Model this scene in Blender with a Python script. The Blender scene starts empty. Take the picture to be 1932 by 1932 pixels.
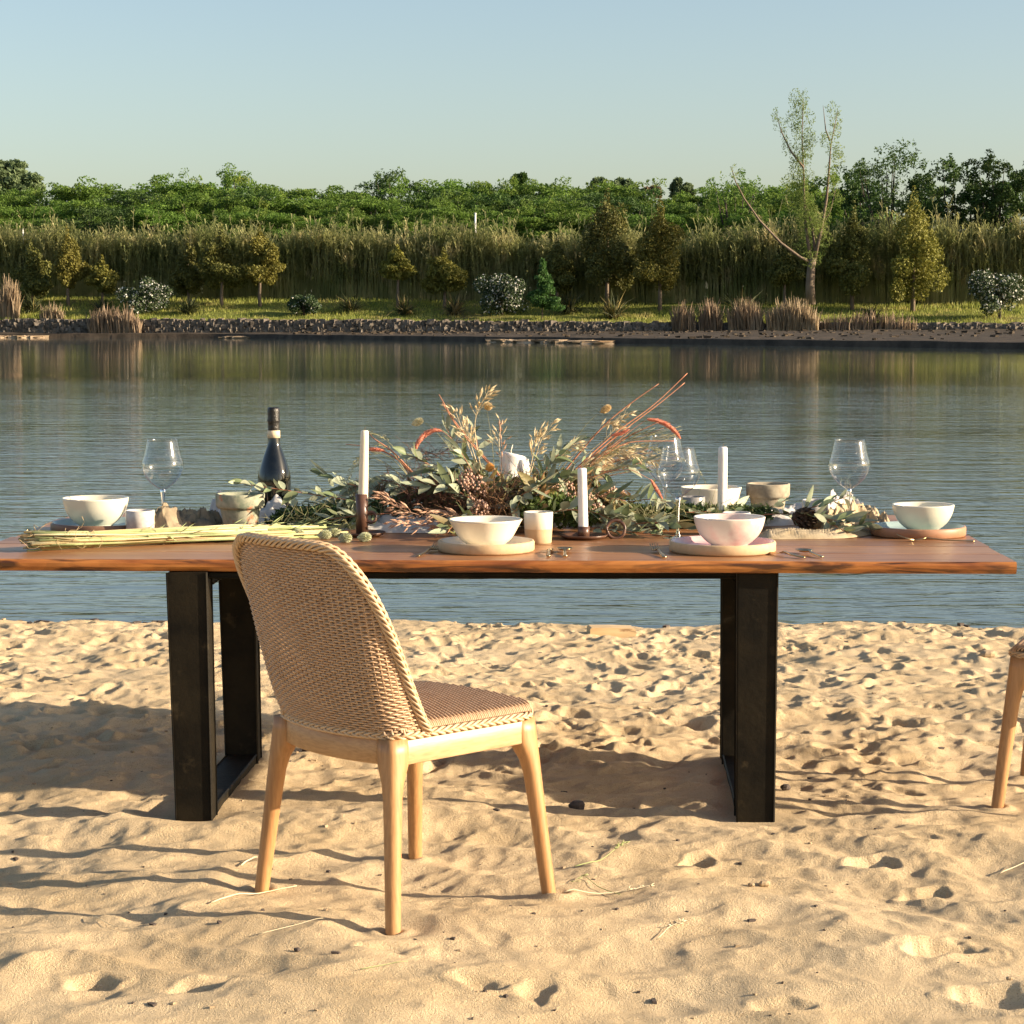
import bpy, math, random
import numpy as np
from mathutils import Vector, Matrix, Euler
R = math.radians
rng = np.random.default_rng(7)
random.seed(7)
scn = bpy.context.scene
COL = scn.collection

# ---------------------------------------------------------------- camera
HC, F, PITCH = 1.366, 4057.0, math.atan(362 / 4057.0)
cam = bpy.data.cameras.new('camera')
cam.sensor_width = 36.0
cam.lens = 36.0 * F / 1932.0
cam.clip_start, cam.clip_end = 0.1, 3000
camo = bpy.data.objects.new('camera', cam)
COL.objects.link(camo)
camo.location = (0, 0, HC)
camo.rotation_euler = (math.pi / 2 - PITCH, 0, 0)
scn.camera = camo

# ---------------------------------------------------------------- light
SUN_AZ, SUN_EL = 11.0, 17.5            # degrees towards the camera from +X, and above the horizon
S = Vector((math.cos(R(SUN_EL)) * math.cos(R(SUN_AZ)), -math.cos(R(SUN_EL)) * math.sin(R(SUN_AZ)), math.sin(R(SUN_EL))))
world = bpy.data.worlds.new('World')
scn.world = world
world.use_nodes = True
wn = world.node_tree.nodes
sky = wn.new('ShaderNodeTexSky')
sky.sky_type = 'NISHITA'
sky.sun_disc = False
sky.sun_elevation = R(SUN_EL)
sky.sun_rotation = R(90 + SUN_AZ)
sky.air_density, sky.dust_density, sky.ozone_density = 0.95, 1.75, 0.7
sky.altitude = 0
wn['Background'].inputs['Strength'].default_value = 0.08
world.node_tree.links.new(sky.outputs['Color'], wn['Background'].inputs['Color'])
sl = bpy.data.lights.new('sun', 'SUN')
sl.energy, sl.angle, sl.color = 5.0, R(0.5), (1.0, 0.82, 0.60)
so = bpy.data.objects.new('sun', sl)
COL.objects.link(so)
so.rotation_euler = S.to_track_quat('Z', 'Y').to_euler()
so.location = (20, -5, 15)
vs = scn.view_settings
scn.display_settings.display_device = 'sRGB'
vs.view_transform, vs.look, vs.exposure, vs.gamma = 'Standard', 'None', 1.25, 1.0
vs.use_curve_mapping = False
scn.cycles.caustics_reflective = False
scn.cycles.caustics_refractive = False
scn.cycles.max_bounces = 10
scn.cycles.transparent_max_bounces = 16

# ---------------------------------------------------------------- helpers
CP, SP = math.cos(PITCH), math.sin(PITCH)
def ray(px, py):
    a, b = (px - 966) / F, (966 - py) / F
    return Vector((a, CP + b * SP, -SP + b * CP))
def at(px, py, z=0.0):                # photo point on a level surface
    d = ray(px, py); t = (z - HC) / d.z
    return Vector((d.x * t, d.y * t, z))
def atY(px, py, Y):                   # photo point at a distance
    d = ray(px, py); t = Y / d.y
    return Vector((d.x * t, Y, HC + d.z * t))

def hash2(ix, iy, seed):
    h = (ix.astype(np.int64) * 374761393 + iy.astype(np.int64) * 668265263 + seed * 974711) & 0x7fffffff
    h = ((h ^ (h >> 13)) * 1274126177) & 0x7fffffff
    return ((h ^ (h >> 16)) & 0xffff) / 65535.0
def noise(x, y, seed=0):              # gradient noise, about -0.7 .. 0.7
    x = np.asarray(x, float); y = np.asarray(y, float)
    ix, iy = np.floor(x), np.floor(y)
    fx, fy = x - ix, y - iy
    u = fx * fx * fx * (fx * (fx * 6 - 15) + 10); v = fy * fy * fy * (fy * (fy * 6 - 15) + 10)
    def g(dx, dy):
        a = hash2(ix + dx, iy + dy, seed) * 2 * np.pi
        return np.cos(a) * (fx - dx) + np.sin(a) * (fy - dy)
    n0 = g(0, 0) * (1 - u) + g(1, 0) * u
    n1 = g(0, 1) * (1 - u) + g(1, 1) * u
    return n0 * (1 - v) + n1 * v

class MB:                             # collects shapes into one mesh
    def __init__(s):
        s.v, s.f, s.m, s.n = [], [], [], 0
    def add(s, v, f, mi=0):
        v = np.asarray(v, float).reshape(-1, 3)
        s.v.append(v)
        for q in f: s.f.append([i + s.n for i in q])
        s.m += [mi] * len(f)
        s.n += len(v)
    def box(s, c, h, rot=None, mi=0):
        v = np.array([[x, y, z] for x in (-1, 1) for y in (-1, 1) for z in (-1, 1)], float) * np.array(h)
        if rot is not None: v = v @ np.array(rot).T
        s.add(v + np.array(c), [(0, 1, 3, 2), (4, 6, 7, 5), (0, 4, 5, 1), (2, 3, 7, 6), (0, 2, 6, 4), (1, 5, 7, 3)], mi)
    def tube(s, pts, r, n=6, mi=0, cap=True, flat=1.0):
        P = np.asarray(pts, float); k = len(P)
        r = np.broadcast_to(np.asarray(r, float), (k,))
        T = np.gradient(P, axis=0); T /= np.linalg.norm(T, axis=1)[:, None] + 1e-12
        ref = np.array([0, 0, 1.0]) if abs(T[:, 2]).mean() < .8 else np.array([1.0, 0, 0])
        A = np.cross(T, ref); A /= np.linalg.norm(A, axis=1)[:, None] + 1e-9
        B = np.cross(A, T)
        th = np.arange(n) * 2 * np.pi / n
        ring = P[:, None, :] + r[:, None, None] * (np.cos(th)[None, :, None] * A[:, None, :] + flat * np.sin(th)[None, :, None] * B[:, None, :])
        f = [(i * n + j, i * n + (j + 1) % n, (i + 1) * n + (j + 1) % n, (i + 1) * n + j) for i in range(k - 1) for j in range(n)]
        if cap and n > 2:
            f += [tuple(range(n))[::-1], tuple((k - 1) * n + j for j in range(n))]
        s.add(ring.reshape(-1, 3), f, mi)
    def lathe(s, prof, n=40, c=(0, 0, 0), mi=0, wob=0.0, seed=0, mis=None):
        prof = np.asarray(prof, float); k = len(prof)
        th = np.arange(n) * 2 * np.pi / n
        w = 1 + wob * (np.sin(2 * th + seed) + .6 * np.sin(3 * th + 2 * seed))
        v = np.stack([prof[:, 0][:, None] * (np.cos(th) * w)[None], prof[:, 0][:, None] * (np.sin(th) * w)[None], np.repeat(prof[:, 1][:, None], n, 1)], -1)
        f = []; mm = []
        for i in range(k - 1):
            for j in range(n):
                f.append((i * n + j, i * n + (j + 1) % n, (i + 1) * n + (j + 1) % n, (i + 1) * n + j)); mm.append(mis[i] if mis else mi)
        s.add(v.reshape(-1, 3) + np.array(c), f, 0)
        s.m[-len(f):] = mm
    def loft(s, rings, mi=0, cap=True):
        k, n = len(rings), len(rings[0])
        f = [(i * n + j, i * n + (j + 1) % n, (i + 1) * n + (j + 1) % n, (i + 1) * n + j) for i in range(k - 1) for j in range(n)]
        if cap: f += [tuple(range(n))[::-1], tuple((k - 1) * n + j for j in range(n))]
        s.add(np.concatenate([np.asarray(r, float) for r in rings]), f, mi)
    def mesh(s, name, mats, smooth=True):
        me = bpy.data.meshes.new(name)
        me.from_pydata(np.concatenate(s.v).tolist(), [], s.f)
        for m in (mats if isinstance(mats, (list, tuple)) else [mats]): me.materials.append(m)
        if any(s.m): me.polygons.foreach_set('material_index', np.array(s.m, np.int32))
        if smooth: me.polygons.foreach_set('use_smooth', np.ones(len(s.f), bool))
        me.update()
        return me
    def build(s, name, mats, parent=None, smooth=True):
        return link(name, s.mesh(name, mats, smooth), parent)

def qmesh(name, V, Q, mats, smooth=True, mi=None):    # fast numpy mesh of equal-sided faces
    me = bpy.data.meshes.new(name)
    V = np.ascontiguousarray(V, np.float32).reshape(-1, 3); Q = np.ascontiguousarray(Q, np.int32)
    k = Q.shape[1]
    me.vertices.add(len(V)); me.vertices.foreach_set('co', V.ravel())
    me.loops.add(Q.size); me.loops.foreach_set('vertex_index', Q.ravel())
    me.polygons.add(len(Q)); me.polygons.foreach_set('loop_start', np.arange(0, Q.size, k, dtype=np.int32))
    me.polygons.foreach_set('loop_total', np.full(len(Q), k, np.int32))
    for m in (mats if isinstance(mats, (list, tuple)) else [mats]): me.materials.append(m)
    if mi is not None: me.polygons.foreach_set('material_index', np.asarray(mi, np.int32))
    me.polygons.foreach_set('use_smooth', np.full(len(Q), smooth, bool))
    me.update(calc_edges=True)
    return me
def link(name, me, parent=None, M=None):
    o = bpy.data.objects.new(name, me); COL.objects.link(o)
    if parent is not None: o.parent = parent
    if M is not None: o.matrix_local = M
    return o
def tag(o, label=None, cat=None, group=None, kind=None):
    for k, v in (('label', label), ('category', cat), ('group', group), ('kind', kind)):
        if v: o[k] = v
    return o
def thing(name, label, cat, loc=(0, 0, 0), rz=0.0, group=None):
    o = bpy.data.objects.new(name, None); COL.objects.link(o)
    o.empty_display_size = .1
    o.location = loc; o.rotation_euler = (0, 0, rz)
    return tag(o, label, cat, group)
def stuffpart(o): o['kind'] = 'stuff'; return o
def copy_tree(o, loc=None, rz=None, parent=None, sc=None):
    c = o.copy(); COL.objects.link(c)
    if parent is not None: c.parent = parent
    if loc is not None: c.location = loc
    if rz is not None: c.rotation_euler = (0, 0, rz)
    if sc is not None: c.scale = sc if hasattr(sc, '__len__') else (sc,) * 3
    for ch in list(o.children): copy_tree(ch, parent=c)
    return c

# ---------------------------------------------------------------- materials
def mat(name, c1, c2=None, scale=8.0, rough=.6, bump=0.0, bscale=None, stretch=(1, 1, 1), detail=6.0, spec=.5, metal=0.0, transl=0.0,
        coords='Object', rand=0.0, c3=None, c3scale=2.0, c3lo=.55, c3hi=.7, lo=.35, hi=.65, sheen=0.0, trans_col=None, coat=0.0, bdist=.01):
    m = bpy.data.materials.new(name); m.use_nodes = True
    nt = m.node_tree; N, L = nt.nodes, nt.links
    b = N['Principled BSDF']
    b.inputs['Roughness'].default_value = rough
    b.inputs['Specular IOR Level'].default_value = spec
    b.inputs['Metallic'].default_value = metal
    if coat: b.inputs['Coat Weight'].default_value = coat; b.inputs['Coat Roughness'].default_value = .12
    if sheen: b.inputs['Sheen Weight'].default_value = sheen
    tc = N.new('ShaderNodeTexCoord'); mp = N.new('ShaderNodeMapping')
    mp.inputs['Scale'].default_value = stretch
    L.new(tc.outputs[coords], mp.inputs['Vector'])
    col = None
    def nz(sc, det=detail):
        n = N.new('ShaderNodeTexNoise'); n.inputs['Scale'].default_value = sc; n.inputs['Detail'].default_value = det
        n.inputs['Roughness'].default_value = .6
        L.new(mp.outputs[0], n.inputs['Vector']); return n.outputs['Fac']
    def mr(v, a, bb):
        r = N.new('ShaderNodeMapRange'); r.inputs[1].default_value = a; r.inputs[2].default_value = bb
        L.new(v, r.inputs[0]); return r.outputs[0]
    def mix(fac, a, bcol):
        x = N.new('ShaderNodeMix'); x.data_type = 'RGBA'
        if isinstance(fac, float): x.inputs[0].default_value = fac
        else: L.new(fac, x.inputs[0])
        for s, v in ((x.inputs[6], a), (x.inputs[7], bcol)):
            if hasattr(v, 'is_linked'): L.new(v, s)
            else: s.default_value = (*v, 1)
        return x.outputs[2]
    if c2 is None: b.inputs['Base Color'].default_value = (*c1, 1)
    else:
        col = mix(mr(nz(scale), lo, hi), c1, c2)
        if c3 is not None: col = mix(mr(nz(c3scale), c3lo, c3hi), col, c3)
    if rand:
        oi = N.new('ShaderNodeObjectInfo'); hs = N.new('ShaderNodeHueSaturation')
        L.new(mr_rand(N, L, oi.outputs['Random'], 1 - rand, 1 + rand), hs.inputs['Value'])
        L.new(mr_rand(N, L, oi.outputs['Random'], .5 - rand * .06, .5 + rand * .06), hs.inputs['Hue'])
        if col is None: hs.inputs['Color'].default_value = (*c1, 1)
        else: L.new(col, hs.inputs['Color'])
        col = hs.outputs[0]
    if col is not None: L.new(col, b.inputs['Base Color'])
    if bump:
        bp = N.new('ShaderNodeBump'); bp.inputs['Strength'].default_value = bump; bp.inputs['Distance'].default_value = bdist
        L.new(nz(bscale or scale), bp.inputs['Height']); L.new(bp.outputs[0], b.inputs['Normal'])
    if transl:
        t = N.new('ShaderNodeBsdfTranslucent'); ms = N.new('ShaderNodeMixShader'); ms.inputs[0].default_value = transl
        if trans_col: t.inputs[0].default_value = (*trans_col, 1)
        elif col is not None: L.new(col, t.inputs[0])
        else: t.inputs[0].default_value = (*c1, 1)
        L.new(b.outputs[0], ms.inputs[1]); L.new(t.outputs[0], ms.inputs[2]); L.new(ms.outputs[0], N['Material Output'].inputs[0])
    return m
def mr_rand(N, L, v, a, b):
    r = N.new('ShaderNodeMapRange'); r.inputs[3].default_value = a; r.inputs[4].default_value = b
    L.new(v, r.inputs[0]); return r.outputs[0]

M = {}
# ---------------------------------------------------------------- sand beach
WATER_Z = -0.12
def lines(segs):
    out = [segs[0][0]]
    for a, b, st in segs:
        n = max(1, round((b - a) / st)); out += list(a + (b - a) * (np.arange(n) + 1) / n)
    return np.array(out)
xh = lines([(0, 1.25, .0065), (1.25, 2.5, .0095), (2.5, 3.4, .03), (3.4, 8, .25), (8, 40, 3), (40, 400, 40)])
gx = np.concatenate([-xh[:0:-1], xh])
gy = lines([(-60, -4, 4), (-4, 2.6, .3), (2.6, 3.9, .03), (3.9, 6.3, .0068), (6.3, 10.7, .0105), (10.7, 13, .05), (13, 40, 2)])
GX, GY = np.meshgrid(gx, gy)
near = np.clip((GY - 4.3) / 1.6, 0, 1)
def ridge(n): return 1 - np.abs(n) * 2.2
wx = noise(GX * 1.3, GY * 1.3, 3) * .22; wy = noise(GX * 1.3, GY * 1.3, 4) * .22
Z = .032 * noise(GX * .9, GY * 1.0, 1) + .032 * noise((GX + wx) * 1.9, (GY + wy) * 2.6, 2)
Z += (.016 + .002 * near) * (ridge(noise((GX + wx) * 3.0, (GY + wy) * 4.6, 5)) - .55)
Z += (.003 + .006 * near) * (ridge(noise((GX + wy) * 5.2, (GY + wx) * 7.5, 15)) - .55) + .004 * (1 - near) * noise(GX * 4.2, GY * 6.5, 16)
Z += .0045 * (ridge(noise((GX + wy) * 11, (GY + wx) * 14, 17)) - .55) * (.45 + .55 * near)
Z += (.004 + .005 * near) * noise((GX + wx) * 8, (GY + wy) * 10, 6)
Z += (.0024 + .0028 * near) * noise(GX * 20, GY * 22, 7)
Z += .0012 * noise(GX * 48, GY * 48, 8) * (0.8 + near)
Z += .0022 * noise((GX + wy * .6) * 3 + GY * 9, GY * 34, 9) * np.clip(1.4 - near, .2, 1) * np.clip(noise(GX * 1.1, GY * 1.1, 12) * 3, 0, 1)
# footprints and scuffs
def stamp(x, y, a, b, ang, depth, rim=.35):
    r = max(a, b) * 2.0
    i0, i1 = np.searchsorted(gx, [x - r, x + r]); j0, j1 = np.searchsorted(gy, [y - r, y + r])
    if i1 - i0 < 2 or j1 - j0 < 2: return
    X = GX[j0:j1, i0:i1] - x; Y = GY[j0:j1, i0:i1] - y
    c, s = math.cos(ang), math.sin(ang)
    p, q = (X * c + Y * s) / a, (-X * s + Y * c) / b
    wob = 1 + .55 * noise(GX[j0:j1, i0:i1] * 9, GY[j0:j1, i0:i1] * 9, 31) + .35 * noise(GX[j0:j1, i0:i1] * 26, GY[j0:j1, i0:i1] * 26, 32)
    d = np.sqrt(p * p + q * q) * wob
    Z[j0:j1, i0:i1] += depth * (-np.exp(-(d ** 4)) + rim * np.exp(-((d - 1.35) / .33) ** 2))
r2 = np.random.default_rng(5)
for k in range(1900):
    y = r2.uniform(4.2, 10.0); x = r2.uniform(-3.1, 3.1)
    far = min(1, max(0, (y - 5.6) / 1.5))
    if r2.random() > .22 + .78 * far: continue
    L = r2.uniform(.03, .085); stamp(x, y, L, L * r2.uniform(.4, .75), r2.uniform(-.9, .9) + (math.pi / 2 if r2.random() < .45 else 0), r2.uniform(.005, .015) * (.35 + .65 * far), r2.uniform(.15, .3 + .4 * far))
for x, y, a, b, an, d in ((-.87, 4.33, .045, .03, .2, .03), (-.62, 4.3, .06, .03, .4, .02), (-.07, 4.3, .05, .03, -.5, .022), (-.27, 4.52, .055, .035, .1, .02),
                          (.93, 4.55, .07, .05, .3, .04), (.98, 4.25, .07, .045, 0, .035), (.47, 5.35, .05, .035, 1.2, .04), (.9, 5.3, .06, .045, .2, .03),
                          (.05, 4.28, .05, .03, 1.0, .018), (.55, 4.2, .06, .03, .1, .018), (1.0, 5.05, .06, .04, .3, .03)):
    stamp(x, y, a, b, an, d * .7, .2)
def bumpz(x, y, a, b, h): 
    global Z
    Z = Z + h * np.exp(-(((GX - x) / a) ** 2 + ((GY - y) / b) ** 2))
bumpz(-1.0, 5.75, .55, .13, .035); bumpz(-.55, 5.1, .25, .12, .015); bumpz(.85, 5.72, .3, .10, .02)
# smooth blending: small waves fade outside the finely meshed part
fade = np.clip(1 - (np.abs(GX) - 2.6) / .8, 0, 1) * np.clip((GY - 2.6) / .8, 0, 1) * np.clip((11.2 - GY) / .6, 0, 1)
Z = Z * fade
shore = 10.25 + .10 * noise(GX * .8, GX * 0 + 3.3, 21) - .055 * GX + .035 * noise(GX * 6, GX * 0, 22)
dshore = GY - shore
beach = np.interp(dshore, [-4, -2.2, -.6, -.12, 0, .12, .5, 2, 10], [0, -.012, -.05, -.075, -.12, -.15, -.22, -.6, -1.6])
Z = Z * np.clip(1 - (dshore + .25) / .5, .12, 1) + beach
def settle(x, y, r, z):               # sand lies level with what stands on it
    global Z
    w = np.exp(-(((GX - x) ** 2 + (GY - y) ** 2) / (r * r)) ** 1.5)
    Z = Z * (1 - w) + z * w
LEGPTS = []
def sand_z(x, y):
    i = min(max(np.searchsorted(gx, x) - 1, 0), len(gx) - 2); j = min(max(np.searchsorted(gy, y) - 1, 0), len(gy) - 2)
    u = (x - gx[i]) / (gx[i + 1] - gx[i]); v = (y - gy[j]) / (gy[j + 1] - gy[j])
    return float((Z[j, i] * (1 - u) + Z[j, i + 1] * u) * (1 - v) + (Z[j + 1, i] * (1 - u) + Z[j + 1, i + 1] * u) * v)
for p in ((493, 1682), (737, 1765), (770, 1622), (1055, 1690), (1880, 1528), (1985, 1500)):
    q = at(*p, 0); settle(q.x, q.y, .10, 0.0)
for x in (-.87, .66):
    for y in (5.83, 6.1, 6.4, 6.65): settle(x + .035 * (y - 5.8), y, .15, 0.006 if y > 6 else .0)

# a little sand pushed up round each foot
for p in ((493, 1682), (737, 1765), (770, 1622), (1055, 1690), (1880, 1528)):
    q = at(*p, 0); d_ = np.hypot(GX - q.x, GY - q.y)
    Z = Z + (.010 + .012 * noise(GX * 14, GY * 14, 33)) * np.exp(-((d_ - .034) / .018) ** 2)
def sand_material():
    m = bpy.data.materials.new('sand'); m.use_nodes = True
    N, L = m.node_tree.nodes, m.node_tree.links; b = N['Principled BSDF']
    b.inputs['Roughness'].default_value = .95; b.inputs['Specular IOR Level'].default_value = .15
    g = N.new('ShaderNodeNewGeometry')
    def nz(sc, det=5):
        n = N.new('ShaderNodeTexNoise'); n.inputs['Scale'].default_value = sc; n.inputs['Detail'].default_value = det
        L.new(g.outputs['Position'], n.inputs['Vector']); return n.outputs['Fac']
    def rr(v, a, b2, c=0., d=1.):
        r = N.new('ShaderNodeMapRange')
        for i, q in zip((1, 2, 3, 4), (a, b2, c, d)): r.inputs[i].default_value = q
        L.new(v, r.inputs[0]); return r.outputs[0]
    def mx(f, a, c):
        x = N.new('ShaderNodeMix'); x.data_type = 'RGBA'; L.new(f, x.inputs[0])
        for s, v in ((x.inputs[6], a), (x.inputs[7], c)):
            if hasattr(v, 'is_linked'): L.new(v, s)
            else: s.default_value = (*v, 1)
        return x.outputs[2]
    c = mx(rr(nz(2.2), .35, .68), (.605, .47, .293), (.515, .385, .222))
    c = mx(rr(nz(230, 2), .56, .78), c, (.34, .22, .12))
    c = mx(rr(nz(420, 1), .62, .8), c, (.72, .62, .46))
    # damp sand by the waterline
    sp = N.new('ShaderNodeSeparateXYZ'); L.new(g.outputs['Position'], sp.inputs[0])
    c = mx(rr(sp.outputs['Z'], -.095, -.125), c, (.16, .115, .07))
    L.new(c, b.inputs['Base Color'])
    bp = N.new('ShaderNodeBump'); bp.inputs['Strength'].default_value = .8; bp.inputs['Distance'].default_value = .005
    ad = N.new('ShaderNodeMath'); ad.operation = 'ADD'
    L.new(nz(160, 4), ad.inputs[0]); L.new(nz(480, 2), ad.inputs[1])
    L.new(ad.outputs[0], bp.inputs['Height']); L.new(bp.outputs[0], b.inputs['Normal'])
    return m
M['sand'] = sand_material()
nx, ny = len(gx), len(gy)
idx = np.arange(nx * ny).reshape(ny, nx)
Q = np.stack([idx[:-1, :-1], idx[:-1, 1:], idx[1:, 1:], idx[1:, :-1]], -1).reshape(-1, 4)
tag(link('sand', qmesh('sand', np.stack([GX, GY, Z], -1), Q, M['sand'])), kind='structure')

# ---------------------------------------------------------------- lake
def water_material():
    m = bpy.data.materials.new('water'); m.use_nodes = True
    N, L = m.node_tree.nodes, m.node_tree.links; b = N['Principled BSDF']
    b.inputs['Base Color'].default_value = (.050, .066, .063, 1); b.inputs['Roughness'].default_value = .04; b.inputs['IOR'].default_value = 1.33
    g = N.new('ShaderNodeNewGeometry')
    def wave(scale, sx, sy, det, rot=0.0, dist=.4):
        mp = N.new('ShaderNodeMapping'); mp.inputs['Scale'].default_value = (sx, sy, 1); mp.inputs['Rotation'].default_value = (0, 0, rot)
        L.new(g.outputs['Position'], mp.inputs['Vector'])
        n = N.new('ShaderNodeTexNoise'); n.inputs['Scale'].default_value = scale; n.inputs['Detail'].default_value = det
        n.inputs['Roughness'].default_value = .5; n.inputs['Distortion'].default_value = dist
        L.new(mp.outputs[0], n.inputs['Vector']); return n.outputs['Fac']
    def mul(a, v):
        x = N.new('ShaderNodeMath'); x.operation = 'MULTIPLY'; L.new(a, x.inputs[0])
        if hasattr(v, 'is_linked'): L.new(v, x.inputs[1])
        else: x.inputs[1].default_value = v
        return x.outputs[0]
    def add(a, c):
        x = N.new('ShaderNodeMath'); x.operation = 'ADD'; L.new(a, x.inputs[0]); L.new(c, x.inputs[1]); return x.outputs[0]
    patch = wave(.05, .35, 1.6, 3, .1)
    r = N.new('ShaderNodeMapRange'); r.inputs[1].default_value = .40; r.inputs[2].default_value = .62; r.inputs[3].default_value = .55; r.inputs[4].default_value = 1.2
    L.new(patch, r.inputs[0])
    h = add(mul(wave(3.6, .35, 1.0, 3, .10), .015), mul(wave(11.0, .30, 1.0, 3, -.06), .0065))
    h = add(h, mul(wave(1.1, .4, 1.0, 1, .2), .011))
    h = mul(h, r.outputs[0])
    sp = N.new('ShaderNodeSeparateXYZ'); L.new(g.outputs['Position'], sp.inputs[0])
    r2 = N.new('ShaderNodeMapRange'); r2.inputs[1].default_value = 40; r2.inputs[2].default_value = 58; r2.inputs[3].default_value = 1; r2.inputs[4].default_value = .16
    L.new(sp.outputs['Y'], r2.inputs[0]); h = mul(h, r2.outputs[0])
    bp = N.new('ShaderNodeBump'); bp.inputs['Strength'].default_value = 1.0; bp.inputs['Distance'].default_value = 1.0
    L.new(h, bp.inputs['Height']); L.new(bp.outputs[0], b.inputs['Normal'])
    return m
M['water'] = water_material()
wm = MB(); wm.add([(-400, 9.2, WATER_Z), (400, 9.2, WATER_Z), (400, 420, WATER_Z), (-400, 420, WATER_Z)], [(0, 1, 2, 3)])
tag(wm.build('lake_water', M['water']), kind='structure')
# ---------------------------------------------------------------- table
TZ = .72
YAW = R(-1.6)
c0 = at(1919, 1061, TZ)                                   # right front corner
TU = Vector((math.cos(YAW), math.sin(YAW), 0)); TV = Vector((-math.sin(YAW), math.cos(YAW), 0))
TL, TD = 2.86, (at(1766, 972, TZ) - c0).dot(TV)
def wood_material(name, ca, cb, cc, axis=(1, 7, 7), rough=.28, dark=.0, seed=0., ring=26., coat=.06):
    m = bpy.data.materials.new(name); m.use_nodes = True
    N, L = m.node_tree.nodes, m.node_tree.links; b = N['Principled BSDF']
    b.inputs['Roughness'].default_value = rough; b.inputs['Coat Weight'].default_value = coat; b.inputs['Coat Roughness'].default_value = .22
    tc = N.new('ShaderNodeTexCoord'); mp = N.new('ShaderNodeMapping')
    mp.inputs['Scale'].default_value = axis; mp.inputs['Location'].default_value = (seed, seed * 1.7, 0)
    L.new(tc.outputs['Object'], mp.inputs['Vector'])
    def nz(sc, det=6, dist=0.):
        n = N.new('ShaderNodeTexNoise'); n.inputs['Scale'].default_value = sc; n.inputs['Detail'].default_value = det; n.inputs['Distortion'].default_value = dist
        L.new(mp.outputs[0], n.inputs['Vector']); return n.outputs['Fac']
    def rp(v, els):
        r = N.new('ShaderNodeValToRGB'); r.color_ramp.elements.remove(r.color_ramp.elements[1])
        r.color_ramp.elements[0].position = els[0][0]; r.color_ramp.elements[0].color = (*els[0][1], 1)
        for p, c in els[1:]:
            e = r.color_ramp.elements.new(p); e.color = (*c, 1)
        L.new(v, r.inputs[0]); return r.outputs[0]
    c = rp(nz(2.2, 8, 1.2), [(.25, cc), (.45, ca), (.58, cb), (.75, ca)])
    x = N.new('ShaderNodeMix'); x.data_type = 'RGBA'; x.blend_type = 'MULTIPLY'; x.inputs[0].default_value = .55
    f = rp(nz(ring, 4, .3), [(.3, (.62, .55, .5)), (.6, (1, 1, 1))])
    L.new(c, x.inputs[6]); L.new(f, x.inputs[7])
    out = x.outputs[2]
    if dark:
        y = N.new('ShaderNodeMix'); y.data_type = 'RGBA'
        r = N.new('ShaderNodeMapRange'); r.inputs[1].default_value = .47; r.inputs[2].default_value = .60; r.inputs[4].default_value = dark
        L.new(nz(3.1, 7, 1.6), r.inputs[0]); L.new(r.outputs[0], y.inputs[0]); L.new(out, y.inputs[6]); y.inputs[7].default_value = (.035, .012, .005, 1)
        out = y.outputs[2]
    L.new(out, b.inputs['Base Color'])
    bp = N.new('ShaderNodeBump'); bp.inputs['Strength'].default_value = .12; bp.inputs['Distance'].default_value = .003
    L.new(nz(ring, 4, .3), bp.inputs['Height']); L.new(bp.outputs[0], b.inputs['Normal'])
    return m
PL = [wood_material('table_wood_%d' % i, *c, seed=i * 3.1, rough=.38) for i, c in enumerate((
    ((.29, .125, .048), (.36, .17, .07), (.17, .062, .024)), ((.24, .11, .045), (.30, .145, .066), (.15, .06, .026)), ((.33, .155, .062), (.40, .205, .092), (.2, .08, .03))))]
M['edge_wood'] = wood_material('live_edge_wood', (.36, .125, .028), (.48, .19, .045), (.16, .045, .012), dark=.9, ring=14, rough=.35)
M['steel'] = mat('blackened_steel', (.007, .006, .0042), (.018, .014, .008), 9, rough=.6, bump=.15, bscale=60, c3=(.06, .045, .024), c3scale=14, c3lo=.60, c3hi=.80, spec=.11)
table = thing('dining_table', 'long wooden slab table on black steel frame legs standing on the sand', 'table', c0 - TU * TL / 2 + TV * TD / 2 - Vector((0, 0, TZ)), YAW)
TH = .033
nplank = 7
wdt = [.20, .19, .2, .21, .19, .2, .2]; sc_ = TD / sum(wdt); wdt = [w * sc_ for w in wdt]
y = -TD / 2
for i, w in enumerate(wdt):
    mb = MB(); xs = np.linspace(-TL / 2, TL / 2, 60 if i in (0, nplank - 1) else 2)
    g = .0005; rings = []
    ex = (.006 * np.sin(i * 2.3), -.004 * np.sin(i * 1.7))
    zt = .0006 * ((i * 37) % 3)
    for k, x in enumerate(xs):
        xx = x + (ex[0] if k == 0 else ex[1] if k == len(xs) - 1 else 0)
        wob = .006 * float(noise(x * 3.1, 1.7 + i, 41)) + .003 * float(noise(x * 11, 4.1 + i, 42))
        wl = .004 * float(noise(x * 4.0, 7.7 + i, 43))
        y0, y1 = y + g, y + w - g
        f0 = y0 + (wob if i == 0 else 0); f1 = y1 + (wob if i == nplank - 1 else 0)
        b = .0015
        if i == 0:   # live edge: rounded nose
            sec = [(f0 + .008, TZ), (f0 + .003, TZ - .003), (f0 + .0005, TZ - .010), (f0 + .001 - wl * .4, TZ - .02), (f0 + .006, TZ - TH + .002), (f0 + .011, TZ - TH), (f1, TZ - TH), (f1, TZ - b), (f1 - b, TZ)]
        else:
            sec = [(f0 + b, TZ + zt), (f0, TZ - b), (f0, TZ - TH), (f1, TZ - TH), (f1, TZ - b), (f1 - b, TZ + zt)]
        rings.append([(xx, a, zz) for a, zz in sec])
    mb.loft(rings)
    o = mb.build('plank', [PL[(i * 2) % 3], M['edge_wood']], table, smooth=False)
    if i == 0:
        o['label'] = 'front plank with dark streaked live edge'
        n = len(rings[0])
        for p in o.data.polygons:
            if p.normal.y < -.35 and p.center.y < -TD / 2 + .05: p.material_index = 1
    y += w
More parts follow.
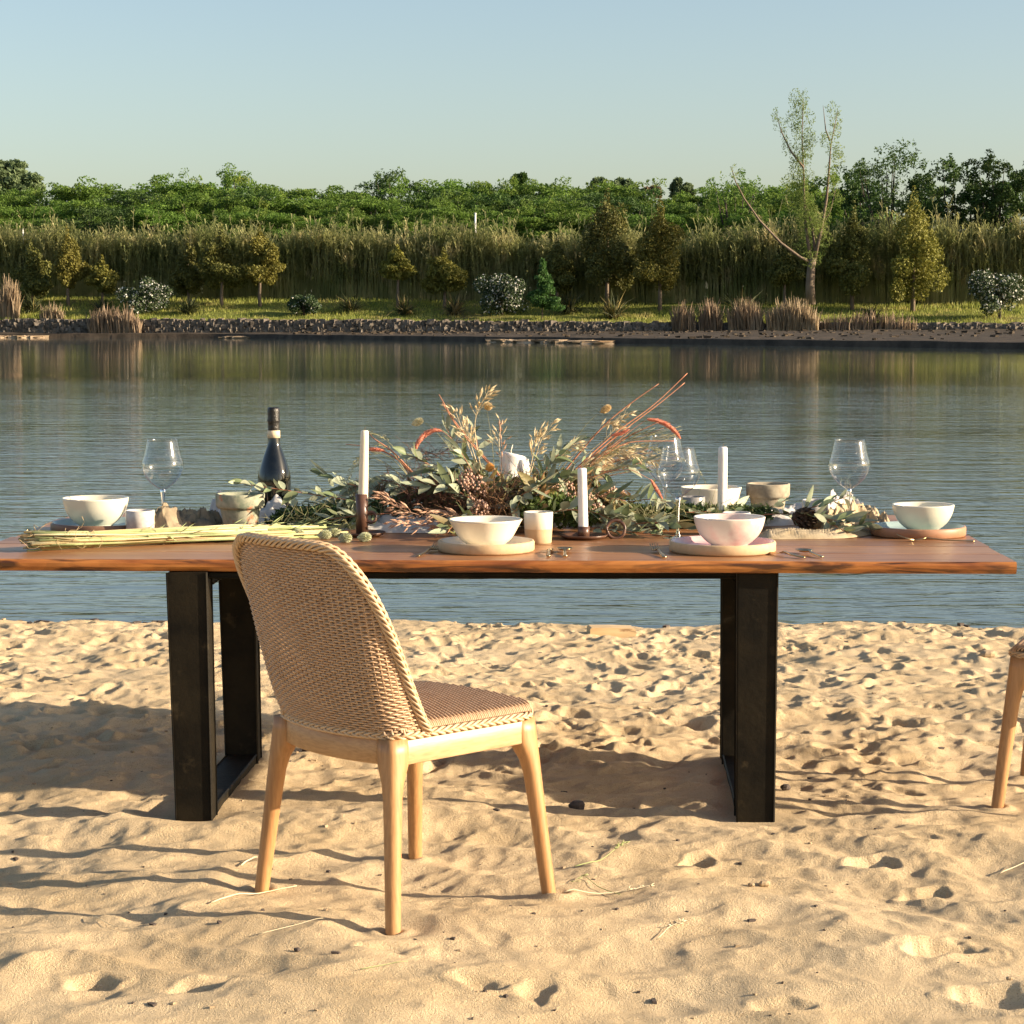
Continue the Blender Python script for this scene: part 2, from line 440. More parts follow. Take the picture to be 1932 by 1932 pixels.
# steel frames
def bar(name, pts, w, h, parent, mat_=None, bev=.004):
    o = MB()
    (a, b) = (Vector(pts[0]), Vector(pts[1])); d = (b - a).normalized()
    up = Vector((0, 0, 1)) if abs(d.z) < .8 else Vector((0, 1, 0))
    A = d.cross(up).normalized(); B = A.cross(d)
    def ring(c, w, h):
        r = []
        for sx, sy in ((1, 1), (-1, 1), (-1, -1), (1, -1)):
            for q in ((0, 1), (1, 0)) if sx * sy > 0 else ((1, 0), (0, 1)):
                r.append(c + A * sx * (w / 2 - bev * q[1]) + B * sy * (h / 2 - bev * q[0]))
        return [tuple(v) for v in r]
    o.loft([ring(a, w[0], h), ring(b, w[1], h)])
    ob = o.build(name, mat_ or M['steel'], parent, smooth=False)
    return ob
Minv = table.matrix_basis.inverted()
def tl(v): return table.matrix_basis.inverted() @ v
from mathutils import Matrix as _M
table.matrix_basis = _M.Translation(table.location) @ _M.Rotation(YAW, 4, 'Z')
ft = TZ - TH
YF = c0.y + .05
for (lt, rt, lb, rb, lab) in ((311, 391, 330.5, 402.5, 'left'), (1390, 1469, 1388, 1462, 'right')):
    yf = YF if lab == 'left' else YF - .005
    t0 = (atY(lt, 1078, yf) + atY(rt, 1078, yf)) / 2; b0 = (atY(lb, 1575, yf) + atY(rb, 1575, yf)) / 2
    wt, wb = (rt - lt) / F * yf, (rb - lb) / F * yf
    depth = .85
    axis = Vector((.045, 1, 0)).normalized()
    th = .085
    off = axis * th / 2
    bk = axis * (depth - th)
    zb = -.045
    b0.z = zb; t0.z = ft - .052
    t0.z = ft - .001
    bar('leg', (tl(t0 + off), tl(b0 + off)), (wt, wb), th, table)
    bar('leg', (tl(t0 + off + bk), tl(b0 + off + bk)), (wt, wb), th, table)
    m0 = Vector((b0.x, b0.y, -.005))
    bar('base_bar', (tl(m0 + axis * (th + .002)), tl(m0 + bk - axis * .002)), (wb - .004, wb - .004), .08, table)
    t1 = Vector((t0.x, t0.y, ft - .026))
    bar('top_bar', (tl(t1 + axis * (th + .002)), tl(t1 + bk - axis * .002)), (wt - .006, wt - .006), .045, table)
xa, xb = atY(395, 1082, YF + .04), atY(1388, 1082, YF + .04)
for dy in (.0, .66):
    a = Vector((xa.x, xa.y + dy, ft - .011)); b = Vector((xb.x, xb.y + dy, ft - .011))
    bar('rail', (tl(a), tl(b)), (.03, .03), .020, table)

# ---------------------------------------------------------------- wicker chairs
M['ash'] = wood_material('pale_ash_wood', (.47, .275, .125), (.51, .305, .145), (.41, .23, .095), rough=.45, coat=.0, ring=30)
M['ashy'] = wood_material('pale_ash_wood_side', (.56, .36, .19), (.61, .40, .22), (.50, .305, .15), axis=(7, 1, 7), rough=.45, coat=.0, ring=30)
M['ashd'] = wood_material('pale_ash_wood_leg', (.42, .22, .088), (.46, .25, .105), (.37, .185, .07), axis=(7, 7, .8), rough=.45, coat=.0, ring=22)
M['cane'] = mat('rattan_cane', (.445, .285, .165), (.525, .36, .225), 60, rough=.5, c3=(.30, .165, .08), c3scale=25, c3lo=.6, c3hi=.8)
M['braid'] = mat('rattan_braid', (.50, .34, .195), (.58, .42, .26), 50, rough=.45, c3=(.44, .27, .14), c3scale=30, c3lo=.6, c3hi=.8)
HW, HD = .225, .225
# outline of the seat, from the front left corner round the back to the front right corner
def outline():
    pts = []
    def arc(cx, cy, r, a0, a1, n=12):
        for a in np.linspace(a0, a1, n): pts.append((cx + r * math.cos(a), cy + r * math.sin(a)))
    rb, rf = .075, .05
    arc(-HW + rf, HD - rf, rf, R(90), R(180))
    arc(-HW + rb + .004, -HD + rb, rb, R(180), R(262))
    for t in np.linspace(-.8, .8, 13): pts.append((t * (HW - rb), -HD - .022 * (1 - t * t) - .004))
    arc(HW - rb - .004, -HD + rb, rb, R(278), R(360))
    arc(HW - rf, HD - rf, rf, R(0), R(90))
    for t in np.linspace(.85, -.85, 9): pts.append((t * (HW - rf), HD + .012 * (1 - t * t)))
    return np.array(pts)
OUT = outline()
def resample(P, step, closed=False):
    P = np.asarray(P, float)
    if closed: P = np.vstack([P, P[:1]])
    d = np.concatenate([[0], np.cumsum(np.linalg.norm(np.diff(P, axis=0), axis=1))])
    n = max(2, int(round(d[-1] / step)) + 1); s = np.linspace(0, d[-1], n)
    return np.stack([np.interp(s, d, P[:, i]) for i in range(P.shape[1])], -1), s, d[-1]
# open path of the woven shell: left wing end -> back -> right wing end
WING = -.1156
def shellpath():
    k = [tuple(p) for p in OUT[12:12 + 12 + 13 + 12]]
    return np.array([(k[0][0], WING)] + k + [(k[-1][0], WING)])
SH, SHs, SHL = resample(shellpath(), .002)
from bisect import bisect
def shp(s): return np.array([np.interp(s, SHs, SH[:, 0]), np.interp(s, SHs, SH[:, 1])]).T
def shn(s):
    t = shp(np.asarray(s) + .004) - shp(np.asarray(s) - .004)
    t /= np.linalg.norm(t, axis=-1, keepdims=True) + 1e-9
    return np.stack([t[..., 1], -t[..., 0]], -1)
BH = .4274
def rimh(s):
    d = np.minimum(s, SHL - s)
    return BH * (1 - np.clip(1 - d / .21, 0, 1) ** 2.97)
SEATZ = .432
def lean(h): return .1164 * (np.maximum(h, 1e-5) / BH) ** .733
def shell(s, h, off=0.):
    p = shp(s); n = shn(s)
    h = np.broadcast_to(h, np.shape(s))
    x = p[..., 0] * (1 + .129 * h / BH) + n[..., 0] * off; y = p[..., 1] - lean(h) + n[..., 1] * off
    return np.stack([x, y, SEATZ + .012 + h], -1)
def strands(mb, path, nrm, lat, k, amp, nz_, per, r, n=5, flat=1.0):
    """k strands braided about a path"""
    L = np.concatenate([[0], np.cumsum(np.linalg.norm(np.diff(path, axis=0), axis=1))])
    for i in range(k):
        ph = 2 * np.pi * (L / per + i / k)
        mb.tube(path + lat * (amp * np.sin(ph))[:, None] + nrm * (nz_ * np.sin(2 * ph + .6))[:, None], r, n)
def leg_rings(top, bot, sx, sy):
    rings = []
    for z, w, e in ((.431, .062, 3.4), (.40, .062, 3.4), (.372, .061, 3.2), (.352, .054, 2.9), (.332, .047, 2.5), (.30, .0425, 2.2), (.2, .0395, 2), (.0, .0345, 2), (-.05, .034, 2)):
        t = 1 - z / .431                      # the outer side runs straight while the leg narrows inwards
        cx = sx * (HW - .001 + .039 * max(0, t) - w / 2); cy = sy * (HD + .001 + .033 * max(0, t) - w / 2)
        a = np.arange(20) * 2 * np.pi / 20
        ca, sa = np.cos(a), np.sin(a)
        px = np.sign(ca) * np.abs(ca) ** (2 / e) * w / 2; py = np.sign(sa) * np.abs(sa) ** (2 / e) * w / 2
        rings.append(np.stack([cx + px, cy + py, np.full(20, z)], -1))
    return rings
def make_chair(label):
    t = thing('wicker_chair', label, 'chair', group='wicker dining chairs')
    # rails of the seat frame
    prof = [(-.011, -.026), (-.008, -.029), (.008, -.029), (.011, -.026), (.011, .026), (.008, .029), (-.008, .029), (-.011, .026)]
    def rail(pts, m_=M['ash']):
        P, _, _ = resample(pts, .02); T = np.gradient(P, axis=0); T /= np.linalg.norm(T, axis=1)[:, None]
        Nn = np.stack([T[:, 1], -T[:, 0]], -1); mb = MB()
        mb.loft([[(p[0] - n[0] * .013 + n[0] * a, p[1] - n[1] * .013 + n[1] * a, .401 + b) for a, b in prof] for p, n in zip(P, Nn)])
        mb.build('rail', m_, t)
    rail([(-HW + .001, HD - .03), (-HW + .001, -HD + .03)], M['ashy'])
    bk = [(x, -HD - .022 * (1 - (x / .15) ** 2) - .003) for x in np.linspace(-HW + .045, HW - .045, 12)]
    rail(bk)
    rail([(HW - .001, -HD + .03), (HW - .001, HD - .03)], M['ashy'])
    rail([(x, HD + .012 * (1 - (x / .18) ** 2)) for x in np.linspace(HW - .04, -HW + .04, 12)])
    for sx, sy in ((-1, 1), (1, 1), (-1, -1), (1, -1)):
        mb = MB(); top = (sx * (HW - .032), sy * (HD - .030)); bot = (sx * (HW + .022), sy * (HD + .018))
        mb.loft(leg_rings(top, bot, sx, sy)); mb.build('leg', M['ashd'], t)
    # woven back: rows round upright stakes
    mb = MB(); per = .030; pitch = .0059
    allh = np.arange(0.004, BH - .006, pitch)
    for i, h in enumerate(allh):
        s = np.arange(0, SHL, per / 8)
        ok = rimh(s) > h
        s = s[ok]
        if len(s) < 6: continue
        ph = 2 * np.pi * s / per + np.pi * (i % 2) + .09 * i
        mb.tube(shell(s, h + .0012 * np.sin(ph), .0024 * np.sin(ph)), .0026, 5, cap=False)
        mb.tube(shell(s, h + pitch / 2 + .001 * np.cos(ph), -.0105 + .0012 * np.cos(ph)), .0031, 4, cap=False)
    stuffpart(mb.build('back_weave', M['cane'], t))
    mb = MB()
    for s in np.arange(.012, SHL, per / 2):
        H = float(rimh(np.array([s]))[0])
        hs = np.linspace(0, H, 8); mb.tube(shell(np.full(8, s), hs, 0), .0022, 4)
    stuffpart(mb.build('stake', M['cane'], t))
    # rim braid
    s = np.linspace(0.0, SHL, 420); h = rimh(s); path = shell(s, h, 0)
    path, _, _ = resample(path, .0045)
    T = np.gradient(path, axis=0); T /= np.linalg.norm(T, axis=1)[:, None]
    # outward normal of the shell, near horizontal
    ctr = np.array([0, .06, 0]); o = path - ctr; o[:, 2] = 0
    o[:, 0] *= 1.0
    Nn = o - T * (o * T).sum(1)[:, None]; Nn /= np.linalg.norm(Nn, axis=1)[:, None]
    W = np.cross(T, Nn)
    mb = MB(); strands(mb, path, W, Nn, 9, .0135, .0075, .17, .0040)
    strands(mb, path - W * .002, Nn, W, 4, .008, .006, .08, .0036)
    stuffpart(mb.build('rim_braid', M['braid'], t))
    # seat weave
    mb = MB(); ys = np.arange(-HD - .004, HD + .006, .0056)
    for i, yy in enumerate(ys):
        k = .5 + .5 * min(1, (HD + .006 - yy) / .04); hw = HW - .004 - .03 * max(0, 1 - (HD + .006 - yy) / .03) ** 2 - .05 * max(0, 1 - (yy + HD + .004) / .05) ** 2
        x = np.arange(-hw, hw + .001, .0042); e = np.clip((hw - np.abs(x)) / .022, 0, 1)
        z = SEATZ + .010 + .020 * np.sqrt(1 - (1 - e) ** 2) + .006 * (1 - (x / hw) ** 2) + .0021 * np.sin(2 * np.pi * x / per + np.pi * (i % 2) ) * e
        mb.tube(np.stack([x, np.full_like(x, yy), z], -1), .0030, 5, cap=False)
    stuffpart(mb.build('seat_weave', M['cane'], t))
    mb = MB(); n = len(OUT); inn = OUT * .955
    mb.loft([np.c_[inn, np.full(n, .405)], np.c_[inn * .99, np.full(n, .447)]]); mb.build('seat_panel', M['cane'], t, smooth=False)
    # trim braid along the frame
    P, _, _ = resample(OUT, .005, True); P3 = np.c_[P, np.full(len(P), .4375)]
    T = np.gradient(P3, axis=0); T /= np.linalg.norm(T, axis=1)[:, None]; Nn = np.stack([T[:, 1], -T[:, 0], 0 * T[:, 0]], -1)
    Wz = np.tile([0, 0, 1.0], (len(P3), 1))
    mb = MB(); strands(mb, P3 + Nn * .001, Nn, Wz, 5, .0065, .005, .11, .0036)
    stuffpart(mb.build('trim_braid', M['braid'], t))
    return t
chair = make_chair('wicker chair with its woven back to the camera, at the front of the table')
cc = sum((at(*p, 0) for p in ((493, 1682), (737, 1765), (770, 1622), (1055, 1690))), Vector()) / 4
print('chair centre', cc, 'td', TD, c0)
FW = 43.0
chair.location = (cc.x, cc.y, 0); chair.rotation_euler = (0, 0, R(FW - 90))
q = at(1880, 1528, 0); f2 = Vector((-.385, -.923)); r2_ = Vector((f2.y, -f2.x))
c2 = Vector((q.x, q.y)) - r2_ * .247 - f2 * .243
ch2 = copy_tree(chair, (c2.x, c2.y, 0), math.atan2(f2.y, f2.x) - math.pi / 2)
ch2['label'] = 'wicker chair cut off by the right edge, beyond the table end'
# ---------------------------------------------------------------- far bank
PYB = 575
def shoreY(X):
    X = np.asarray(X, float)
    return 175 - SLP * X
SLP = .2; CSH = 1 / math.sqrt(1 + SLP * SLP)
def wall_top(X): return np.interp(X, [-50, -13, 11, 38], [1.40, 1.33, 1.12, 1.06])
def mud(X): return np.clip((29 + 1.15 * np.asarray(X, float)) * CSH, .6, 70)
def bank_z(t, X=0.):
    t, X = np.broadcast_arrays(np.asarray(t, float), np.asarray(X, float))
    wt = wall_top(X) - .06; m = mud(X)
    foot = np.interp(X, [-50, 0, 38], [.22, .4, .62])
    low = np.where(t < -m, -.12 + (t + m) * .1, -.12 + .36 * np.clip((t + m) / .13, 0, 1) + (foot - .24) * np.clip((t + m) / (m + 1.4), 0, 1))
    low = np.maximum(low, -4)
    z = np.interp(t, [1.95, 4, 12, 20, 60, 400], [0, .3, 1.75, 2.3, 2.6, 3.0]) + wt + np.clip((t - 2) / 8, 0, 1) * np.clip(-X / 50, -.2, 1) * .5
    return np.where(t < 1.7, low, np.where(t < 1.95, low + (z - low) * (t - 1.7) / .25, z))
def bank(px, t, dz=0.):
    d = ray(px, PYB); r = d.x / d.y
    Y = (175 + t / CSH) / (1 + SLP * r); X = r * Y
    return Vector((X, Y, float(bank_z(t, X)) + dz))
def mpp(px, t): return bank(px, t).y / F           # metres per photo pixel there
tx = np.concatenate([np.arange(-400, -80, 20.), np.arange(-80, 60, 1.6), np.arange(60, 400, 20.)])
tt = np.concatenate([[-90], np.arange(-60, -.7, 1.2), np.arange(-.6, 2.2, .12), np.arange(2.4, 16, .5), np.arange(17, 60, 4.), [80, 150, 400, 900]])
low = [('e', -60), ('e', -12), ('e', -2), ('e', -.25), ('e', 0.), ('e', .12), ('e', .3)] + [('f', q) for q in np.linspace(.02, 1, 34)]
thi = tt[tt > 1.45]
rows_ = [(-mud(tx) + v) if k == 'e' else (-mud(tx) + .3 + (mud(tx) + 1.1) * v) for k, v in low] + [np.full(len(tx), v) for v in thi]
TT = np.array(rows_); TX = np.repeat(tx[None], len(rows_), 0); tt = np.concatenate([np.zeros(len(low)), thi])
TZZ = bank_z(TT, TX)
rough = np.clip((TT + mud(TX) - .05) / .5, 0, 1)
TZZ = TZZ + rough * ((.16 * noise(TX * .45, TT * .8, 51) + .08 * noise(TX * 1.1, TT * 1.6, 55)) * (TT < 1.9) + .22 * noise(TX * .12, TT * .15, 52) * (TT > 2.2) + .10 * noise(TX * .5, TT * .5, 53) * (TT > 2.2))
TY = shoreY(TX) + TT / CSH + (1.6 * noise(TX * .22, TX * 0, 54) + .8 * noise(TX * .7, TX * 0, 56)) * np.clip(1 - np.abs(TT + mud(TX)) / 3, 0, 1)
M['bank'] = mat('grassy_bank', (.10, .12, .028), (.17, .18, .042), .35, rough=.95, spec=.1, c3=(.17, .135, .055), c3scale=.16, c3lo=.5, c3hi=.68, bump=.6, bscale=3.0, bdist=.1)
M['mud'] = mat('dried_mud', (.034, .027, .019), (.085, .064, .045), .9, rough=.9, spec=.2, bump=.5, bscale=5, bdist=.1)
n1, n2 = len(tx), len(tt); ii = np.arange(n1 * n2).reshape(n2, n1)
QB = np.stack([ii[:-1, :-1], ii[:-1, 1:], ii[1:, 1:], ii[1:, :-1]], -1).reshape(-1, 4)
mi = (np.repeat(tt[:-1], n1 - 1) > 1.8).astype(int)
tag(link('grassy_bank', qmesh('grassy_bank', np.stack([TX, TY, TZZ], -1), QB, [M['mud'], M['bank']], mi=mi)), kind='structure')

# rubble wall along the water
M['rubble'] = mat('rubble_stone', (.105, .09, .074), (.225, .19, .155), 2.2, rough=.95, spec=.2, bump=.6, bscale=6, bdist=.08, c3=(.07, .06, .045), c3scale=3, c3lo=.5, c3hi=.7)
V, Q4 = [], []
rw = np.random.default_rng(11)
base = np.array([[x, y, z] for x in (-1, 1) for y in (-1, 1) for z in (-1, 1)], float)
fq = np.array([(0, 1, 3, 2), (4, 6, 7, 5), (0, 4, 5, 1), (2, 3, 7, 6), (0, 2, 6, 4), (1, 5, 7, 3)])
def rock_boxes(P, Sz, jit=.28):
    vs_, qs = [], []
    for k, (p, s) in enumerate(zip(P, Sz)):
        a = rw.uniform(0, 6.28); c, sn = math.cos(a), math.sin(a)
        v = base * (1 + rw.uniform(-jit, jit, (8, 3))) * s
        v = np.stack([v[:, 0] * c - v[:, 1] * sn, v[:, 0] * sn + v[:, 1] * c, v[:, 2]], -1) + p
        vs_.append(v); qs.append(fq + 8 * k)
    return np.concatenate(vs_), np.concatenate(qs)
P_, S_ = [], []
for x in np.arange(-66, 44, .27):
    for row in range(5):
        t = 1.62 + .05 * row + rw.uniform(-.07, .07); xx = x + rw.uniform(-.2, .2)
        s = np.array([rw.uniform(.12, .32), rw.uniform(.18, .32), rw.uniform(.10, .22)])
        wt_ = float(wall_top(xx)); ft_ = float(np.interp(xx, [-50, 0, 38], [.28, .46, .68]))
        P_.append([xx, float(shoreY(xx)) + t / CSH, ft_ + row / 4 * (wt_ - .1 - ft_) + rw.uniform(-.06, .06)]); S_.append(s)
wall = thing('rubble_wall', 'low rough stone retaining wall along the far water edge', 'stone wall', bank(966, 1.6))
wv, wq = rock_boxes(P_, S_)
o = link('stone', qmesh('stone', wv - np.array(wall.location), wq, M['rubble'], smooth=False), wall); stuffpart(o)
# low mud spits and stones in front of the wall
for px0, px1, t, lab in ((945, 1130, -.35, 'long pale mud spit lying in the water before the stone wall'), (432, 470, -.3, 'small pale mud islet at the far water edge'), (0, 70, -.1, 'pale mud shelf at the far left water edge')):
    P_, S_ = [], []
    for k in range(int((px1 - px0) * .7) + 12):
        pxr = rw.uniform(px0, px1); b = bank(pxr, 0); b = bank(pxr, -float(mud(b.x)) + t + rw.uniform(-.5, .4)); P_.append([b.x, b.y, WATER_Z + .02]); S_.append(np.array([rw.uniform(.5, 1.1), rw.uniform(.3, .7), rw.uniform(.05, .16)]))
    v, q_ = rock_boxes(P_, S_, .4); M.setdefault('spit', mat('pale_mud', (.30, .22, .145), (.40, .31, .21), 1.5, rough=.95, spec=.1))
    tag(link('mud_spit', qmesh('mud_spit', v, q_, M['spit'], smooth=False)), lab, 'mud bank')

P_, S_ = [], []
for k in range(500):
    b = bank(rw.uniform(560, 1960), 0); m_ = float(mud(b.x)); tt_ = -m_ * rw.random() ** 1.3 + .9; Xs = b.x; s = rw.uniform(.04, .14)
    P_.append([Xs, float(shoreY(Xs)) + tt_ / CSH, float(bank_z(tt_, Xs)) + s * .2]); S_.append(np.array([s * 1.4, s, s * .7]))
v, q_ = rock_boxes(P_, S_, .4)
tag(link('shore_rubble', qmesh('shore_rubble', v, q_, M['mud'], smooth=False)), 'dark stones and clods strewn over the far mud shore', 'rubble', kind='stuff')
# ---------------------------------------------------------------- vegetation builders
def leaf_mat(name, c1, c2, tr=.35, c3=None, sc=.8, spec=.3, rand=.12):
    return mat(name, c1, c2, sc, rough=.6, spec=spec, transl=tr, rand=rand, detail=3, c3=c3, c3scale=.5)
def clumps(lobes, n, size, rg, hang=0., shellp=.5, ratio=.6, up=0.0):
    """leaf-sized quads spread through ellipsoid lobes (cx,cy,cz,rx,ry,rz)"""
    lobes = np.asarray(lobes, float); w = lobes[:, 3] * lobes[:, 4] * lobes[:, 5]; w = w ** .75
    k = rg.choice(len(lobes), n, p=w / w.sum()); L = lobes[k]
    d = rg.normal(size=(n, 3)); d /= np.linalg.norm(d, axis=1)[:, None]
    r = rg.random(n) ** (1 / 3.) ; r = np.where(rg.random(n) < shellp, .8 + .3 * rg.random(n), r)
    c = L[:, :3] + d * L[:, 3:] * r[:, None]
    a = rg.normal(size=(n, 3)); a[:, 2] -= hang; a /= np.linalg.norm(a, axis=1)[:, None]
    b = np.cross(a, rg.normal(size=(n, 3)) * (1 - up) + d * up * 0 + np.array([0, 0, up])); b /= np.linalg.norm(b, axis=1)[:, None] + 1e-9
    s = size * rg.uniform(.55, 1.3, n)[:, None]
    A, B = a * s, b * s * ratio
    nrm = np.cross(a, b) * s * .18
    V = np.stack([c - A, c + B - A * .1 + nrm, c + A, c - B - A * .1 + nrm], 1).reshape(-1, 3)
    return V, np.arange(4 * n).reshape(n, 4)
def trunk_mesh(name, limbs, material, n=7):
    mb = MB()
    for pts, r0, r1 in limbs: mb.tube(pts, np.linspace(r0, r1, len(pts)), n)
    return mb.mesh(name, material)
def wig(a, b, k, amp, rg):
    a, b = np.array(a, float), np.array(b, float); t = np.linspace(0, 1, k)[:, None]
    p = a + (b - a) * t; p[1:-1] += rg.normal(size=(k - 2, 3)) * amp; return p
M['bark'] = mat('grey_brown_bark', (.13, .095, .065), (.20, .15, .105), 4, rough=.9, bump=.5, bscale=14, stretch=(1, 1, .3), bdist=.03)
M['bark_dark'] = mat('dark_bark', (.05, .038, .028), (.09, .068, .05), 4, rough=.9)
M['cy'] = leaf_mat('yellow_green_cypress', (.15, .15, .028), (.225, .205, .04), .25)
M['cyd'] = leaf_mat('olive_cypress', (.10, .11, .025), (.16, .155, .036), .22)
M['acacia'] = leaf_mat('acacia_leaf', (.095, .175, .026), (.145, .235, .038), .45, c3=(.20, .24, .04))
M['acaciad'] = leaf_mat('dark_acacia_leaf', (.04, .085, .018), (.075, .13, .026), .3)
M['poplar'] = leaf_mat('poplar_leaf', (.11, .16, .075), (.16, .21, .10), .3)
M['willow'] = leaf_mat('willow_leaf', (.17, .24, .055), (.26, .32, .08), .45)
M['sap'] = leaf_mat('sapling_leaf', (.045, .115, .026), (.075, .17, .04), .4)
M['ole'] = leaf_mat('oleander_leaf', (.035, .06, .022), (.06, .09, .032), .15)
M['flower_white'] = mat('white_blossom', (.75, .74, .66), (.85, .84, .78), 3, rough=.7, transl=.2)
M['phor'] = leaf_mat('flax_leaf', (.030, .040, .014), (.06, .065, .02), .1)
M['phory'] = leaf_mat('yellow_flax_leaf', (.17, .14, .05), (.30, .23, .09), .2)
M['dryreed'] = leaf_mat('dry_reed', (.26, .19, .12), (.40, .30, .19), .25)
M['cane_reed'] = leaf_mat('giant_reed', (.22, .25, .085), (.42, .41, .18), .5, c3=(.60, .52, .27), sc=.35)
M['grass'] = leaf_mat('bank_grass', (.22, .26, .05), (.36, .36, .085), .4, c3=(.45, .38, .15), sc=.5)

rv = np.random.default_rng(23)
def tree(name, label, cat, loc, crown_lobes, n, size, leafm, limbs, barkm, group=None, **kw):
    t = thing(name, label, cat, loc, rv.uniform(-.2, .2), group)
    V, Qd = clumps(crown_lobes, n, size, rv, **kw)
    link('crown', qmesh('crown', V, Qd, leafm, smooth=False), t)
    if limbs: link('trunk', trunk_mesh('trunk', limbs, barkm), t)
    return t
def cone_lobes(h0, h1, r, k, power=.8, flat=1.0):
    out = []
    for i in range(k):
        f = (i + .5) / k; z = h0 + (h1 - h0) * f
        prof = (math.sin(min(1, (f + .12) * 2.6) * math.pi / 2)) * (1 - f) ** power + .06
        for j in range(4 if f < .75 else 1):
            a = rv.uniform(0, 6.28); d = r * prof * rv.uniform(.2, .85) * (1 if f < .75 else 0)
            out.append((d * math.cos(a), d * math.sin(a), z + rv.uniform(-.1, .1) * (h1 - h0) / k, r * prof * rv.uniform(.3, .55), r * prof * rv.uniform(.3, .55), (h1 - h0) / k * rv.uniform(.8, 1.4)))
    return out
# young cypress-like trees on the grass: px, t, top py, crown bottom py, half width px, colour, label
CYP = [
    (60, 9.0, 457, 556, 48, 'cyd', 'broad dark cypress tree at the left end of the bank'),
    (129, 8.0, 437, 537, 37, 'cy', 'tall yellow green tree with bare trunk, second from the left on the bank'),
    (194, 8.2, 488, 548, 33, 'cy', 'small rounded tree behind the left flax clump'),
    (356, 9.5, 455, 548, 36, 'cyd', 'dark olive tree between the left oleander and the pale trunked tree'),
    (419, 8.3, 431, 537, 58, 'cyd', 'wide olive tree on a pale trunk, left one of a similar pair'),
    (491, 8.3, 434, 530, 46, 'cy', 'yellow olive tree on a pale trunk, right one of a similar pair'),
    (750, 8.6, 467, 524, 34, 'cy', 'small light olive tree above a yellow flax clump'),
    (838, 8.4, 473, 548, 48, 'cy', 'short bushy yellow olive tree left of the white oleander'),
    (1051, 10.5, 452, 545, 42, 'cyd', 'dim brown green tree behind the bright green sapling'),
    (1145, 10.0, 362, 532, 68, 'cyd', 'tallest pointed dark conifer on the bank'),
    (1245, 8.2, 388, 540, 62, 'cy', 'tall pointed yellow green conifer with bare lower trunk'),
    (1480, 9.4, 472, 536, 42, 'cyd', 'small dark tree just left of the willow trunk'),
    (1608, 9.6, 390, 545, 52, 'cyd', 'slim dark conifer just right of the willow'),
    (1722, 8.8, 366, 556, 62, 'cy', 'large golden brown conifer right of the willow'),
]
for px, t, top, bot, hw, m_, lab in CYP:
    b = bank(px, t); k = b.y / F
    h1 = HC + (604 - top) * k - b.z; h0 = max(.25, HC + (604 - bot) * k - b.z); r = hw * k
    lb = cone_lobes(h0, h1, r, 9, .62 if m_ == 'cy' else .8)
    tree('cypress_tree' if h1 > 3.5 else 'small_cypress_tree', lab, 'tree', b, lb, int(2400 + 800 * h1), .125, M[m_],
         [(wig((0, 0, -.2), (rv.uniform(-.1, .1), 0, h0 + (h1 - h0) * .7), 6, .03, rv), .13 + .008 * h1, .03)], M['bark'], shellp=.6)
# white flowering oleanders
for px, t, x0, x1, y0, y1, lab in ((269, 5.2, 215, 323, 506, 574, 'white flowering oleander bush at the left of the bank'),
                                   (575, 4.4, 543, 609, 544, 586, 'small oleander bush with few white flowers on open grass'),
                                   (948, 5.6, 892, 1003, 496, 582, 'big oleander bush covered in white flowers at the middle'),
                                   (1886, 4.6, 1829, 1945, 492, 594, 'large oleander bush at the right edge in shade')):
    b = bank(px, t); k = b.y / F; hw = (x1 - x0) / 2 * k; h = (y1 - y0) * k
    lb = [(rv.uniform(-.72, .72) * hw, rv.uniform(-.5, .5) * hw, h * rv.uniform(.22, .74), hw * rv.uniform(.2, .42), hw * rv.uniform(.2, .42), h * rv.uniform(.14, .28)) for _ in range(16)]
    t_ = tree('oleander_bush', lab, 'shrub', b, lb, 4200, .12, M['ole'], [(wig((0, 0, -.1), (rv.uniform(-.3, .3), 0, h * .5), 4, .05, rv), .05, .02) for _ in range(3)], M['bark_dark'], shellp=.6)
    V, Qd = clumps(lb, 900 if lab.startswith('small') is False else 350, .085, rv, shellp=1.0, ratio=.9)
    stuffpart(link('flower', qmesh('flower', V, Qd, M['flower_white'], smooth=False), t_))
# bright sapling
b = bank(1023, 3.2); k = b.y / F; h = (600 - 484) * k
lb = [(rv.uniform(-.32, .32) * h * (1 - f) * .8, rv.uniform(-.2, .2) * h * .5, h * (.22 + .78 * f), h * .10 * (1.3 - f), h * .10 * (1.3 - f), h * .06) for f in np.linspace(0, .97, 34)]
tree('sapling', 'bright green slender sapling near the wall', 'tree', b, lb, 2600, .13, M['sap'], [(wig((0, 0, -.1), (.05, 0, h * .9), 6, .02, rv), .05, .012)], M['bark'], shellp=.3, hang=.4)
